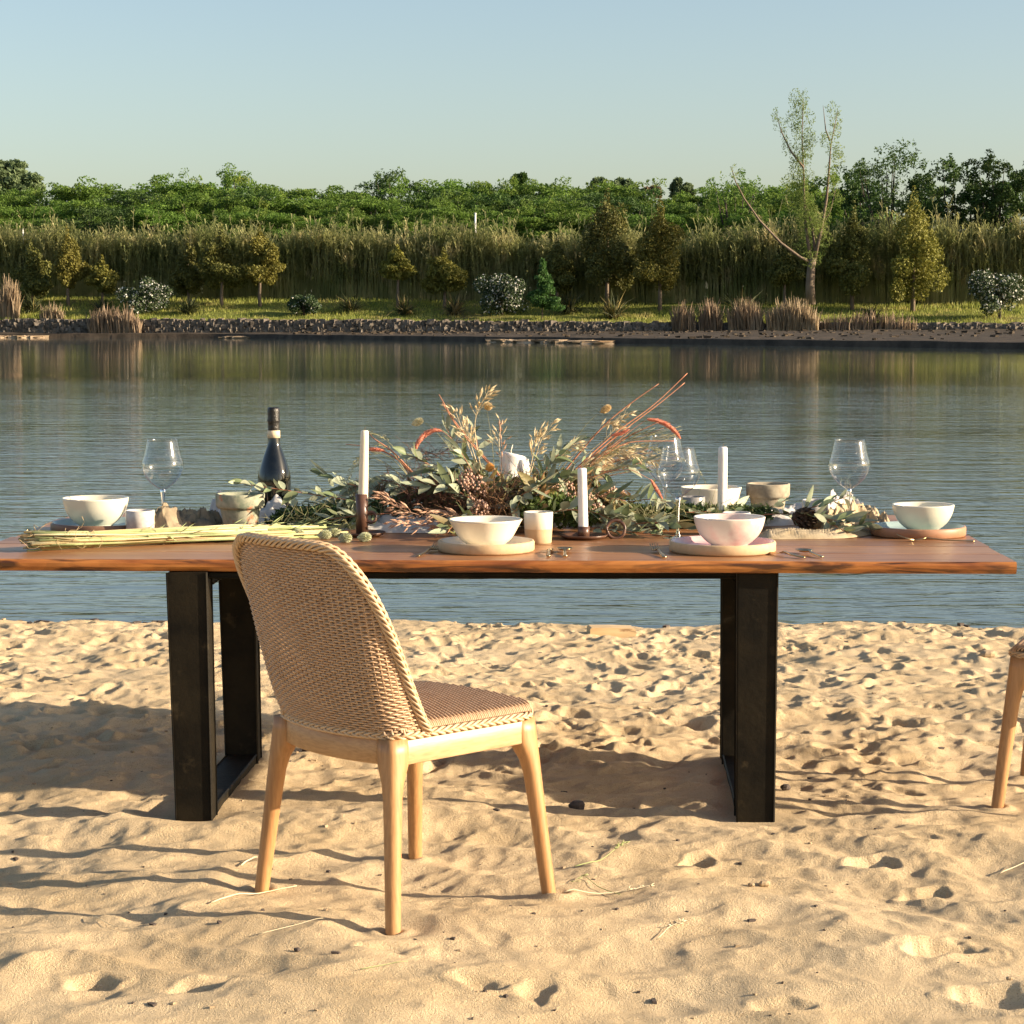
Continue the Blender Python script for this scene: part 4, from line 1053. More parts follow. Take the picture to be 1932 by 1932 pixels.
def wineglass(px, top_py, D, label, tilt=0.):
    c = atY(px, top_py, D); H = c.z - TZ
    t = thing('wine_glass', label, 'wine glass', (c.x, D, TZ), 0, 'large clear wine glasses')
    R_ = .066; hb = H * .55
    k = [(.006, H - hb - .004), (.010, H - hb), (.026, H - hb + .010), (.045, H - hb + .026), (.058, H - hb + .046), (R_, H - hb + .068), (R_ - .001, H - hb + .082), (.0585, H - .055), (.0525, H - .025), (.0465, H)]
    th = np.linspace(0, 1, 26); kk = np.array(k); s = np.linspace(0, 1, len(kk))
    prof = np.stack([np.interp(th, s, kk[:, i]) for i in (0, 1)], -1)
    for _ in range(2): prof[1:-1] = (prof[:-2] + 2 * prof[1:-1] + prof[2:]) / 4
    mb = MB(); mb.lathe(np.concatenate([prof, [(prof[-1][0] - .0003, H + .0006), (prof[-1][0] - .0012, H)], prof[::-1][1:] - np.array([.0012, 0])]), 56); mb.build('glass_bowl', M['tglass'], t)
    mb = MB(); mb.lathe([(0, H - hb + .001), (.009, H - hb - .0005), (.0075, H - hb - .012), (.0042, H - hb - .035), (.0038, H * .2), (.0042, .03), (.006, .014), (.0095, .0075), (0, .007)], 24); mb.build('stem', M['glass'], t)
    mb = MB(); mb.lathe([(0, .0068), (.010, .0066), (.022, .004), (.042, .0018), (.043, .0012), (.042, .0008), (0, .0008)], 48); mb.build('foot', M['glass'], t)
wineglass(306, 829, 6.62, 'wine glass behind the left cup, with a sun glint')
wineglass(1280, 843, 6.36, 'nearest wine glass, left of the pink plate')
wineglass(1255, 822, 6.83, 'wine glass half hidden behind the nearest one')
wineglass(1603, 829.5, 6.66, 'wine glass with white cloth knotted at its stem at the right')
# champagne bottle
M['bottle'] = mat('dark_bottle_glass', (.006, .007, .006), None, rough=.06, spec=.7)
M['foil'] = mat('black_foil', (.010, .0095, .009), (.022, .02, .018), 40, rough=.35, bump=.9, bscale=60, bdist=.005, metal=.2)
M['paper'] = mat('cream_paper_label', (.62, .49, .31), (.70, .58, .40), 20, rough=.6)
D = 6.85; c = atY(516, 768, D); Hb = c.z - TZ; rb = 63 / F * D / 2
bt = thing('champagne_bottle', 'dark champagne bottle with black foil and cream neck band', 'bottle', (c.x, D, TZ))
rn = .0175; z1 = .45 * Hb
mb = MB(); mb.lathe([(0, .004), (rb * .8, .0), (rb * .97, .004), (rb, .012), (rb, Hb * .355), (rb * .985, Hb * .40), (rb * .93, Hb * .445), (rb * .82, Hb * .50), (rb * .65, Hb * .575), (rb * .50, Hb * .63), (rb * .42, Hb * .665), (rb * .365, Hb * .70), (rn + .001, Hb * .735), (rn, Hb * .78), (rn, Hb * .97), (0, Hb * .98)], 56); mb.build('body', M['bottle'], bt)
mb = MB(); mb.lathe([(rn + .0008, Hb * .798), (rn + .0012, Hb * .84), (rn + .0014, Hb * .865), (rn + .0030, Hb * .878), (rn + .0034, Hb * .888), (rn + .0014, Hb * .905), (rn + .0022, Hb * .95), (rn + .0020, Hb * .985), (rn - .001, Hb * .998), (0, Hb)], 40, wob=.02); mb.build('foil', M['foil'], bt)
mb = MB(); mb.lathe([(rn + .0010, Hb * .735), (rn + .0028, Hb * .737), (rn + .0024, Hb * .798), (rn + .0008, Hb * .80)], 40); mb.build('neck_band', M['paper'], bt)
# candles
M['wax'] = mat('ivory_wax', (.78, .70, .53), (.82, .75, .60), 10, rough=.4); M['wax'].node_tree.nodes['Principled BSDF'].inputs['Subsurface Weight'].default_value = .25
M['wax'].node_tree.nodes['Principled BSDF'].inputs['Subsurface Radius'].default_value = (.01, .007, .004)
M['whitewax'] = mat('white_wax', (.84, .82, .78), (.80, .77, .72), 10, rough=.35); M['whitewax'].node_tree.nodes['Principled BSDF'].inputs['Subsurface Weight'].default_value = .3
M['whitewax'].node_tree.nodes['Principled BSDF'].inputs['Subsurface Radius'].default_value = (.015, .01, .007)
M['bronze'] = mat('dark_brown_bronze', (.075, .035, .022), (.115, .06, .038), 20, rough=.36, spec=.5)
M['wick'] = mat('charred_wick', (.10, .085, .06), (.2, .18, .14), 60, rough=.9)
def candle(px_t, py_t, px_b, py_b, w0, w1, label, waxm, holder, holder_label, tube_py, ring, D):
    b = at(px_b, py_b, TZ); Dd = b.y
    tp = atY(px_t, py_t, Dd); j = atY(px_b + (px_t - px_b) * (py_b - tube_py) / (py_b - py_t), tube_py, Dd)
    r0, r1 = w0 / F * Dd / 2, w1 / F * Dd / 2
    cd = thing('candle', label, 'candle', (b.x, Dd, j.z - .03))
    mb = MB(); ax = np.array(tp) - np.array(j); hh = ax[2]
    pts = [np.array([j.x - b.x + ax[0] * f, 0, .03 + hh * f]) for f in (-.03 / hh, 0, .5, .85, .985, 1.)]
    mb.tube(pts, [r1, r1, (r0 + r1) / 2, r0, r0 * .97, r0 * .75], 24); mb.build('wax', waxm, cd)
    mb = MB(); mb.tube([pts[-1] + np.array([0, 0, -.002]), pts[-1] + np.array([.001, 0, .006]), pts[-1] + np.array([.003, 0, .010])], .0012, 6); mb.build('wick', M['wick'], cd)
    if holder:
        ho = thing('candle_holder', holder_label, 'candle holder', (b.x, Dd, TZ))
        mb = MB(); hz = j.z - TZ; mb.lathe([(0, .002), (r1 + .003, .002), (r1 + .0035, hz), (r1 + .0008, hz + .0003), (r1 + .0006, hz - .03)], 28); mb.build('socket', M['bronze'], ho)
        mb = MB(); rd = .072; mb.lathe([(0, .0008), (rd * .72, .0008), (rd * .9, .006), (rd, .013), (rd - .002, .0145), (rd * .86, .0085), (rd * .7, .0035), (0, .003)], 44); mb.build('dish', M['bronze'], ho)
        mb = MB(); a = np.linspace(0, 2 * np.pi, 29); rr = ring[2] / F * Dd / 2; q = atY(ring[0], ring[1], Dd)
        mb.tube(np.stack([q.x - b.x + rr * np.cos(a), .004 * np.sin(a), q.z - TZ + rr * np.sin(a)], -1), .0032, 8, cap=False, flat=1.6); mb.build('ring_handle', M['bronze'], ho)
candle(688, 812, 683, 1012, 15.5, 19, 'tall ivory candle in a dark brown holder left of the flowers', M['wax'], True, 'tall dark brown candle holder left of the flowers', 932, (700, 976, 19), 0)
candle(1098, 883, 1101, 1017, 17.5, 18.5, 'white candle in a low brown holder in front of the flowers', M['whitewax'], True, 'low brown chamberstick with ring handle in front of the flowers', 993, (1162, 999, 34), 0)
candle(1364, 843, 1362, 996, 17.5, 18.5, 'white candle standing among greenery right of the glasses', M['whitewax'], True, 'dark candle holder hidden in the greenery at the right', 962, (1372, 985, 14), 0)
# melted pillar candle among the flowers
D = 6.78; c = atY(966, 912, D); tpz = atY(966, 857, D).z
pcn = thing('pillar_candle', 'thick white half melted pillar candle among the flowers', 'candle', (c.x, D, TZ))
hz = tpz - TZ; rr = 50 / F * D / 1.86
rings = []
for f in np.linspace(0, 1, 12):
    a = np.arange(32) * 2 * np.pi / 32
    e = 3.2; rad = rr * (1 + .06 * np.sin(a * 3 + f * 4) * (f < .9)) * (1 - .10 * np.clip((f - .7) / .3, 0, 1) * (.5 + .5 * np.cos(a - .3)) - .05 * f)
    z = .12 + (hz - .12) * f - .006 * (f > .9) * np.cos(a - .4) * 1.5
    rings.append(np.stack([rad * np.cos(a) + .006 * f, rad * np.sin(a), np.full(32, 1.) * z], -1))
rings.append(rings[-1] * np.array([.82, .82, 1]) + np.array([0, 0, .001])); rings.append(rings[-1] * np.array([.6, .6, 1]) - np.array([0, 0, .012])); rings.append(rings[-1] * np.array([.05, .05, 1]) - np.array([0, 0, .004]))
mb = MB(); mb.loft(rings); mb.build('wax', M['whitewax'], pcn)
mb = MB()
for a, l in ((-.75, .05), (-.2, .07)):
    zt = hz - .015; mb.tube([(rr * .97 * math.cos(a), rr * .97 * math.sin(a), zt), (rr * 1.04 * math.cos(a), rr * 1.04 * math.sin(a), zt - l * .5), (rr * 1.05 * math.cos(a), rr * 1.05 * math.sin(a), zt - l)], [.010, .012, .008], 10)
mb.build('wax_drip', M['whitewax'], pcn)
mb = MB(); mb.tube([(0, 0, hz - .02), (-.003, 0, hz + .012), (.002, 0, hz + .030)], .0016, 6); mb.build('wick', M['wax'], pcn)
mb = MB(); mb.lathe([(0, 0), (.06, 0), (.062, .01), (.03, .02), (.025, .08), (.05, .105), (.075, .118), (.075, .12), (0, .12)], 32); mb.build('stand', M['bronze'], pcn)
# cutlery
M['brass'] = mat('dull_brass', (.42, .30, .15), (.50, .37, .20), 30, rough=.28, metal=1.0)
def flat_outline(pts, zf, th=.0022):
    """a thin plate from a left-right symmetric outline [(y, half width, z)]"""
    mb = MB(); rings = []
    for y, w, z in pts: rings.append([(-w, y, z), (w, y, z), (w, y, z - th), (-w, y, z - th)])
    mb.loft(rings); return mb
def cutlery(kind, hand, ang, label, L=.20):
    t = thing(kind, label, kind, (hand.x, hand.y, TZ + .003), ang, 'brass cutlery')
    mb = MB(); mb.loft([[(-w, y, z), (w, y, z), (w, y, z - .0035), (-w, y, z - .0035)] for y, w, z in ((0, .0052, .0035), (.004, .0056, .0035), (L * .38, .0042, .006), (L * .6, .0032, .012))]); mb.build('handle', M['brass'], t)
    y0 = L * .6
    if kind == 'fork':
        mb = MB(); mb.loft([[(-w, y, z), (w, y, z), (w, y, z - .002), (-w, y, z - .002)] for y, w, z in ((y0 - .001, .0032, .012), (y0 + .012, .0085, .008), (y0 + .028, .012, .005), (y0 + .036, .012, .005))]); mb.build('neck', M['brass'], t)
        for k in range(4):
            mb = MB(); x = -.0101 + k * .00673; mb.loft([[(x - w, y, z), (x + w, y, z), (x + w, y, z - .002), (x - w, y, z - .002)] for y, w, z in ((y0 + .0355, .0019, .005), (y0 + .06, .0018, .010), (y0 + .085, .0009, .020))]); mb.build('tine', M['brass'], t)
    elif kind == 'spoon':
        mb = MB(); rr = []
        for i in range(7):
            f = i / 6 * .98 + .01; a = math.sqrt(max(0, 1 - (2 * f - 1) ** 2)) * .021 + .002
            rr.append([(a * u, y0 - .002 + .062 * f, .010 - .007 * (1 - u * u) * math.sin(math.pi * f) + (0 if k2 == 0 else -.0015)) for k2, us in ((0, np.linspace(-1, 1, 7)), (1, np.linspace(1, -1, 7))) for u in us])
        mb.loft(rr); mb.build('spoon_bowl', M['brass'], t)
    else:
        mb = MB(); mb.loft([[(-w, y, z), (w * 1.1, y, z), (w * 1.1, y, z - .0015), (-w, y, z - .0015)] for y, w, z in ((y0 - .001, .0034, .011), (y0 + .01, .0085, .006), (y0 + .06, .0095, .003), (y0 + .082, .006, .003), (y0 + .088, .0015, .003))]); mb.build('blade', M['brass'], t)
    return t
cutlery('fork', at(788, 1052, TZ), R(-14), 'fork between the chair and the cream bowl')
cutlery('knife', at(1034, 1052, TZ), R(-3), 'knife just right of the cream bowl and cup', .17)
cutlery('spoon', at(1066, 1052, TZ), R(-1), 'spoon in front of the low candle holder', .17)
cutlery('fork', at(1254, 1054, TZ), R(5), 'fork left of the pink plate')
cutlery('knife', at(1518, 1055, TZ), R(32), 'knife just right of the pink plate', .15)
cutlery('spoon', at(1551, 1054, TZ), R(16), 'spoon right of the pink plate', .15)
cutlery('fork', at(1838, 1024, TZ), R(84), 'fork lying sideways before the brown plate', .23)
cutlery('knife', at(1690, 990, TZ), R(70), 'knife half hidden behind the brown plate', .20)
cutlery('knife', at(120, 1008, TZ), R(88), 'knife sticking out left of the dark plate', .18)
# cloths: crumpled strips laid along a path
def cloth(name, label, cat, path, width, amp, fold, m_, seed, cr=.004, nu=110, nv=34, zlift=.0, roll=0.0):
    P = np.asarray([tuple(at(x, y, TZ)) for x, y in path]); P, s, L = resample(P, .004); nu = len(P)
    T = np.gradient(P, axis=0); T /= np.linalg.norm(T, axis=1)[:, None]; Nn = np.stack([-T[:, 1], T[:, 0], 0 * T[:, 0]], -1)
    v = np.linspace(-1, 1, nv); w = np.interp(s / L, np.linspace(0, 1, len(width)), width)
    UU, VV = np.meshgrid(s, v, indexing='ij')
    ends = np.clip(np.minimum(UU, L - UU) / .03, 0, 1); ends = ends * ends * (3 - 2 * ends)
    env = np.clip(1 - VV ** 2, 0, 1) ** .8 * (.08 + .92 * ends)
    ht = np.interp(s / L, np.linspace(0, 1, len(amp)), amp)[:, None] * env
    f = .45 + fold * (.55 * noise(UU * 9 + VV * 1.3, VV * 1.5, seed) + .40 * noise(UU * 21 - VV * 2, VV * 3.2, seed + 1) + .22 * (1 - 2 * np.abs(noise(UU * 34 + VV * 5, VV * 5, seed + 4))))
    z = TZ + .002 + zlift + np.clip(ht * f, 0, None) + cr * (.5 + .5 * np.sin(UU * 2 * np.pi / .009 + 3 * noise(UU * 20, VV * 4, seed + 2))) * env + .0015 * env
    X = P[:, None, :] + Nn[:, None, :] * (VV * w[:, None] * (1 + .12 * noise(UU * 14, VV * 2, seed + 3)))[..., None]
    X[..., 2] = z
    X[..., 0] += .006 * fold * noise(UU * 30, VV * 4, seed + 5); X[..., 1] += .008 * fold * noise(UU * 26, VV * 5, seed + 6)
    ii = np.arange(nu * nv).reshape(nu, nv); Qd = np.stack([ii[:-1, :-1], ii[1:, :-1], ii[1:, 1:], ii[:-1, 1:]], -1).reshape(-1, 4)
    o = link(name, qmesh(name, X.reshape(-1, 3), Qd, m_)); return tag(o, label, cat)
M['gauze'] = mat('beige_gauze', (.46, .36, .22), (.58, .47, .31), 20, rough=.95, bump=.4, bscale=160, bdist=.002, transl=.2)
M['linen'] = mat('white_linen', (.66, .62, .58), (.74, .71, .67), 18, rough=.95, bump=.3, bscale=120, bdist=.002, transl=.25)
M['darkgauze'] = mat('grey_brown_gauze', (.20, .16, .11), (.42, .34, .22), 14, rough=.95, bump=.4, bscale=160, bdist=.002, transl=.15)
cloth('table_runner', 'crumpled white linen runner lying under the flowers along the table', 'table runner', [(398, 984), (470, 980), (560, 992), (700, 1000), (830, 1001), (960, 988), (1150, 987), (1340, 988), (1530, 985)], [.07, .11, .14, .10, .10, .15, .14, .15, .10], [.12, .12, .04, .06, .06, .03, .03, .05, .07], 1.0, M['linen'], 91, cr=.0)
cloth('napkin', 'beige pleated gauze napkin lying right of the pink plate', 'napkin', [(1432, 1016), (1500, 1015), (1570, 1014), (1640, 1006)], [.05, .06, .055, .04], [.035, .032, .03, .028], .5, M['gauze'], 95, cr=.006)
cloth('napkin', 'bunched beige gauze end beside the right plate', 'napkin', [(1560, 1004), (1600, 994), (1640, 992), (1668, 1002)], [.03, .055, .06, .03], [.05, .075, .07, .05], 1.3, M['gauze'], 97, cr=.004)
cloth('napkin', 'grey brown gauze bunched behind the left cup', 'napkin', [(280, 1005), (330, 999), (380, 996), (420, 998)], [.04, .07, .065, .04], [.05, .075, .06, .05], 1.5, M['darkgauze'], 99, cr=.004)
cloth('napkin', 'white cloth draped round the foot of the right glass', 'napkin', [(1545, 990), (1580, 985), (1603, 984), (1640, 988)], [.025, .04, .04, .025], [.06, .12, .13, .05], .9, M['linen'], 101, cr=.002)
# pine cone
def pine_cone(px, py, label, r=.030, L=.075, rz=.3):
    q = at(px, py, TZ); t = thing('pine_cone', label, 'pine cone', (q.x, q.y, TZ + r * 1.0), rz)
    M.setdefault('cone', mat('pine_cone_scale', (.045, .026, .016), (.10, .06, .035), 30, rough=.8))
    mb = MB(); mb.tube([(x, 0, .012) for x in np.linspace(-L * .45, L * .45, 7)], [r * k for k in (.2, .45, .6, .6, .5, .35, .1)], 8); mb.build('core', M['cone'], t)
    sm = MB(); sm.add([(-.006, 0, 0), (.006, 0, 0), (.009, .012, .002), (0, .018, .006), (-.009, .012, .002), (0, .012, -.003)], [(0, 1, 2, 3, 4), (0, 5, 3, 4), (1, 5, 3, 2), (0, 1, 5)])
    sme = sm.mesh('scale', M['cone'], False)
    for i in range(64):
        f = i / 63; a = i * 2.39996; x = -L * .45 + L * .9 * f; rad = r * math.sin(math.pi * (.12 + .82 * f)) ** .8 * .75
        d = Vector((.45, math.cos(a), math.sin(a))).normalized(); up = Vector((1, 0, 0)); xx = d.cross(up).normalized(); zz = xx.cross(d)
        Mx = Matrix((xx, d, zz)).transposed().to_4x4(); Mx.translation = Vector((x, rad * math.cos(a) * .75, .012 + rad * math.sin(a) * .75)); Mx = Mx @ Matrix.Scale(.65 + .7 * math.sin(math.pi * (.1 + .8 * f)), 4)
        link('scale', sme, t, Mx)
pine_cone(1515, 1003, 'dark brown pine cone resting on the beige napkin')
# ---------------------------------------------------------------- flowers and foliage on the table
def lm(name, c1, c2, back, tr=.22, rough=.5):
    m = leaf_mat(name, c1, c2, tr, sc=30, spec=.35, rand=.22); b = m.node_tree.nodes['Principled BSDF']; b.inputs['Roughness'].default_value = rough; return m
M['euc'] = lm('eucalyptus_leaf', (.27, .305, .20), (.36, .385, .265), 0)
M['eucd'] = lm('dark_eucalyptus_leaf', (.13, .17, .075), (.19, .225, .115), 0)
M['oliv'] = lm('olive_brown_leaf', (.19, .155, .055), (.26, .21, .085), 0)
M['brownleaf'] = lm('dried_brown_leaf', (.26, .15, .07), (.36, .22, .11), 0)
M['redstem'] = mat('red_brown_stem', (.28, .10, .05), (.38, .16, .08), 30, rough=.6)
M['greenstem'] = mat('dry_green_stem', (.22, .21, .09), (.32, .29, .14), 30, rough=.6)
M['straw'] = mat('straw_stem', (.46, .37, .17), (.55, .46, .235), 20, rough=.7, rand=.15)
M['oat'] = mat('dried_oat', (.66, .54, .32), (.76, .65, .43), 60, rough=.6, transl=.35)
M['rust'] = mat('rust_pink_stem', (.50, .20, .11), (.62, .30, .17), 40, rough=.7, transl=.15)
M['foxtail'] = mat('coral_foxtail', (.55, .17, .10), (.66, .27, .17), 120, rough=.8, bump=.6, bscale=300, bdist=.003)
M['twig'] = mat('dark_red_brown_twig', (.10, .045, .028), (.18, .085, .05), 40, rough=.8)
M['pinkbract'] = mat('dried_pink_bract', (.48, .27, .17), (.60, .40, .27), 40, rough=.7, transl=.25)
M['berry'] = mat('pinkish_berry', (.45, .26, .18), (.56, .36, .26), 60, rough=.4)
M['fern'] = leaf_mat('dark_feathery_leaf', (.030, .065, .018), (.055, .10, .03), .2, sc=30)
M['lime'] = leaf_mat('small_green_leaf', (.09, .14, .035), (.15, .20, .06), .3, sc=30)
rf = np.random.default_rng(77)
def leafmesh(name, L, w, curl, fold, mat_, shape=1.0):
    t = np.linspace(0, 1, 6); prof = np.sin(np.pi * np.clip(t, 0, 1) ** shape) ** .8 * w / 2 + .0004
    v = []
    for k, q in enumerate(t):
        z = -curl * L * q * q; v += [(-prof[k], L * q, z + fold * prof[k]), (0, L * q, z), (prof[k], L * q, z + fold * prof[k])]
    f = []
    for k in range(5):
        a = 3 * k; f += [(a, a + 1, a + 4, a + 3), (a + 1, a + 2, a + 5, a + 4)]
    return qmesh(name, v, f, mat_)
LEAF = {}
for key in ('euc', 'eucd', 'oliv', 'brownleaf'):
    LEAF[key] = [leafmesh('leaf', .075, .020, .15, .35, M[key], .85), leafmesh('leaf', .085, .021, -.12, .25, M[key], .8), leafmesh('leaf', .066, .026, .25, .5, M[key], .9), leafmesh('leaf', .055, .030, .1, .3, M[key], .95)]
def orient(d, n):
    d = d.normalized(); x = d.cross(n).normalized(); z = x.cross(d)
    return Matrix((x, d, z)).transposed().to_4x4()
def path3(pts, k=24):
    P = np.array([tuple(atY(x, y, Y)) for x, y, Y in pts]); s = np.linspace(0, 1, len(P)); t = np.linspace(0, 1, k)
    # smooth the corners
    C = np.stack([np.interp(t, s, P[:, i]) for i in range(3)], -1)
    for _ in range(6): C[1:-1] = (C[:-2] + 2 * C[1:-1] + C[2:]) / 4
    C[:, 2] = np.maximum(C[:, 2], TZ + .004); return C
def sprig(root, pts, n, sc, keys, stem='redstem', r=.0022, start=.12, tip=True):
    C = path3(pts); o0 = np.array(root.location)
    mb = MB(); mb.tube(C - o0, np.linspace(r, r * .4, len(C)), 5); mb.build('stem', M[stem], root)
    T = np.gradient(C, axis=0)
    for i in range(n):
        f = start + (1 - start) * (i + .5) / n; p = np.array([np.interp(f * (len(C) - 1), np.arange(len(C)), C[:, j]) for j in range(3)])
        tg = Vector(T[min(len(C) - 1, int(f * (len(C) - 1)))]).normalized()
        side = tg.cross(Vector((0, 0, 1)));  side = side.normalized() if side.length > .1 else Vector((1, 0, 0))
        up = side.cross(tg)
        a = (i % 2) * math.pi + rf.normal() * .75
        out = side * math.cos(a) + up * math.sin(a)
        ang = R(rf.uniform(28, 68)) * (1 - .7 * (f > .96))
        d = (tg * math.cos(ang) + out * math.sin(ang) + Vector((0, 0, rf.uniform(-.35, .15)))).normalized()
        nrm = (Vector((rf.normal() * .5, rf.normal() * .5 - .25, 1 + rf.normal() * .4)) + Vector((.35, -.25, 0))).normalized()
        if p[2] + d.z * .07 < TZ + .004: d.z = abs(d.z) * .3; d.normalize()
        k = keys[int(rf.random() * len(keys))]
        s = sc * rf.uniform(.6, 1.2) * (1 - .35 * f)
        me = LEAF[k][int(rf.random() * 4)]
        Mx = orient(d, nrm); Mx.translation = Vector(p - o0)
        link('leaf', me, root, Mx @ Matrix.Scale(s, 4))
def fuzz(lobes_px, n, size, mat_, name, root, ratio=.35, **kw):
    lb = []
    for px, py, Y, rx, rz in lobes_px:
        q = atY(px, py, Y); lb.append((q.x, q.y, max(q.z, TZ + rz * .6), rx, rx * .8, rz))
    V, Qd = clumps(lb, n, size, rf, ratio=ratio, shellp=.3, **kw)
    V[:, 2] = np.maximum(V[:, 2], TZ + .003)
    return stuffpart(link(name, qmesh(name, V - np.array(root.location), Qd, mat_, smooth=False), root))
def twigs(lobes_px, n, L, r, mat_, name, root):
    mb = MB()
    for _ in range(n):
        px, py, Y, rx, rz = lobes_px[int(rf.random() * len(lobes_px))]
        q = np.array(tuple(atY(px, py, Y))) + rf.normal(size=3) * np.array([rx, rx * .7, rz]) * .5; q[2] = max(q[2], TZ + .01)
        d = rf.normal(size=3); d[2] = abs(d[2]) * .7; d /= np.linalg.norm(d); l = L * rf.uniform(.5, 1.2)
        p1 = q + d * l * .5 + rf.normal(size=3) * l * .08; p2 = q + d * l + rf.normal(size=3) * l * .15
        mb.tube([q, p1, p2], [r, r * .8, r * .4], 3, cap=False)
        for k in range(2):
            e = p1 + (d * .6 + rf.normal(size=3) * .6) * l * .4; mb.tube([p1, e], [r * .7, r * .3], 3, cap=False)
    for v in mb.v: v -= np.array(root.location)
    return stuffpart(mb.build(name, mat_, root))
def spikelet(mb, p, d, L, w):
    d = np.array(d) / (np.linalg.norm(d) + 1e-9); a = np.cross(d, rf.normal(size=3)); a /= np.linalg.norm(a); b = np.cross(d, a)
    v = [p, p + d * L * .4 + a * w, p + d * L * .4 + b * w * .6, p + d * L * .4 - a * w, p + d * L * .4 - b * w * .6, p + d * L]
    mb.add(v, [(0, 1, 2), (0, 2, 3), (0, 3, 4), (0, 4, 1), (5, 2, 1), (5, 3, 2), (5, 4, 3), (5, 1, 4)])
def oats(root, pts, n, L, w, mat_, name, frac=.45, r=.0011, spread=.02, stem=None, hang=.6):
    C = path3(pts) ; mb = MB(); mb.tube(C, np.linspace(r * 1.6, r * .5, len(C)), 4, cap=False)
    T = np.gradient(C, axis=0)
    for i in range(n):
        f = 1 - frac * rf.random() ** .9; j = min(len(C) - 1, int(f * (len(C) - 1))); p = C[j] + (C[min(j + 1, len(C) - 1)] - C[j]) * rf.random()
        t_ = T[j] / np.linalg.norm(T[j]); off = rf.normal(size=3); off -= t_ * (off @ t_) * .5; off /= np.linalg.norm(off)
        q = p + (off * .8 + t_ * .9) * spread * rf.uniform(.3, 1.2)
        mb.tube([p, q], [r * .5, r * .35], 3, cap=False)
        spikelet(mb, q, t_ * .8 + off * .4 + np.array([0, 0, -hang * rf.random()]), L * rf.uniform(.7, 1.2), w)
    for v in mb.v: v -= np.array(root.location)
    return mb.build(name, mat_, root, smooth=False)
def stemline(root, pts, r, mat_, name='dried_stem', n=5):
    C = path3(pts) - np.array(root.location); mb = MB(); mb.tube(C, np.linspace(r, r * .35, len(C)), n); return mb.build(name, M[mat_], root)
def foxtail(root, pts, r, stem_pts=None):
    C = path3(pts, 40); o = np.array(root.location); mb = MB(); f = np.linspace(0, 1, 40); rr = r * np.sqrt(np.clip(np.sin(np.pi * (.08 + .9 * f)), .1, 1))
    mb.tube(C - o, rr * .75, 8)
    for i in range(420):
        j = int(rf.integers(1, 39)); t_ = C[j] - C[j - 1]; t_ /= np.linalg.norm(t_); a = rf.normal(size=3); a -= t_ * (a @ t_); a /= np.linalg.norm(a)
        p = C[j] - o + a * rr[j] * .7; spikelet(mb, p, a * .9 + t_ * .7, rr[j] * .55, rr[j] * .16)
    ob = mb.build('foxtail', M['foxtail'], root, smooth=False)
    if stem_pts: stemline(root, stem_pts, .0018, 'rust')
    return ob
def head(root, c, r, mat_, name, L=1.5, d=(1, 0, .1), n=150):
    mb = MB(); d = np.array(d, float); d /= np.linalg.norm(d); c = np.array(c)
    for i in range(n):
        f = (i + .5) / n; a = i * 2.39996; z = -1 + 2 * f; s = math.sqrt(1 - z * z)
        u = np.cross(d, [0, 0, 1.]) ; u = u / (np.linalg.norm(u) + 1e-9) if np.linalg.norm(u) > .1 else np.array([1., 0, 0]); v = np.cross(d, u)
        nrm = (u * math.cos(a) + v * math.sin(a)) * s
        p = c + nrm * r * .72 + d * z * r * L * .85; spikelet(mb, p, nrm * .8 + d * .9, r * .85, r * .26)
    mb.tube([c - d * r * L * .9, c - d * r * L * .3, c + d * r * L * .3, c + d * r * L * .9], [r * .3, r * .75, r * .75, r * .3], 8)
    for v_ in mb.v: v_ -= np.array(root.location)
    return mb.build(name, mat_, root, smooth=False)

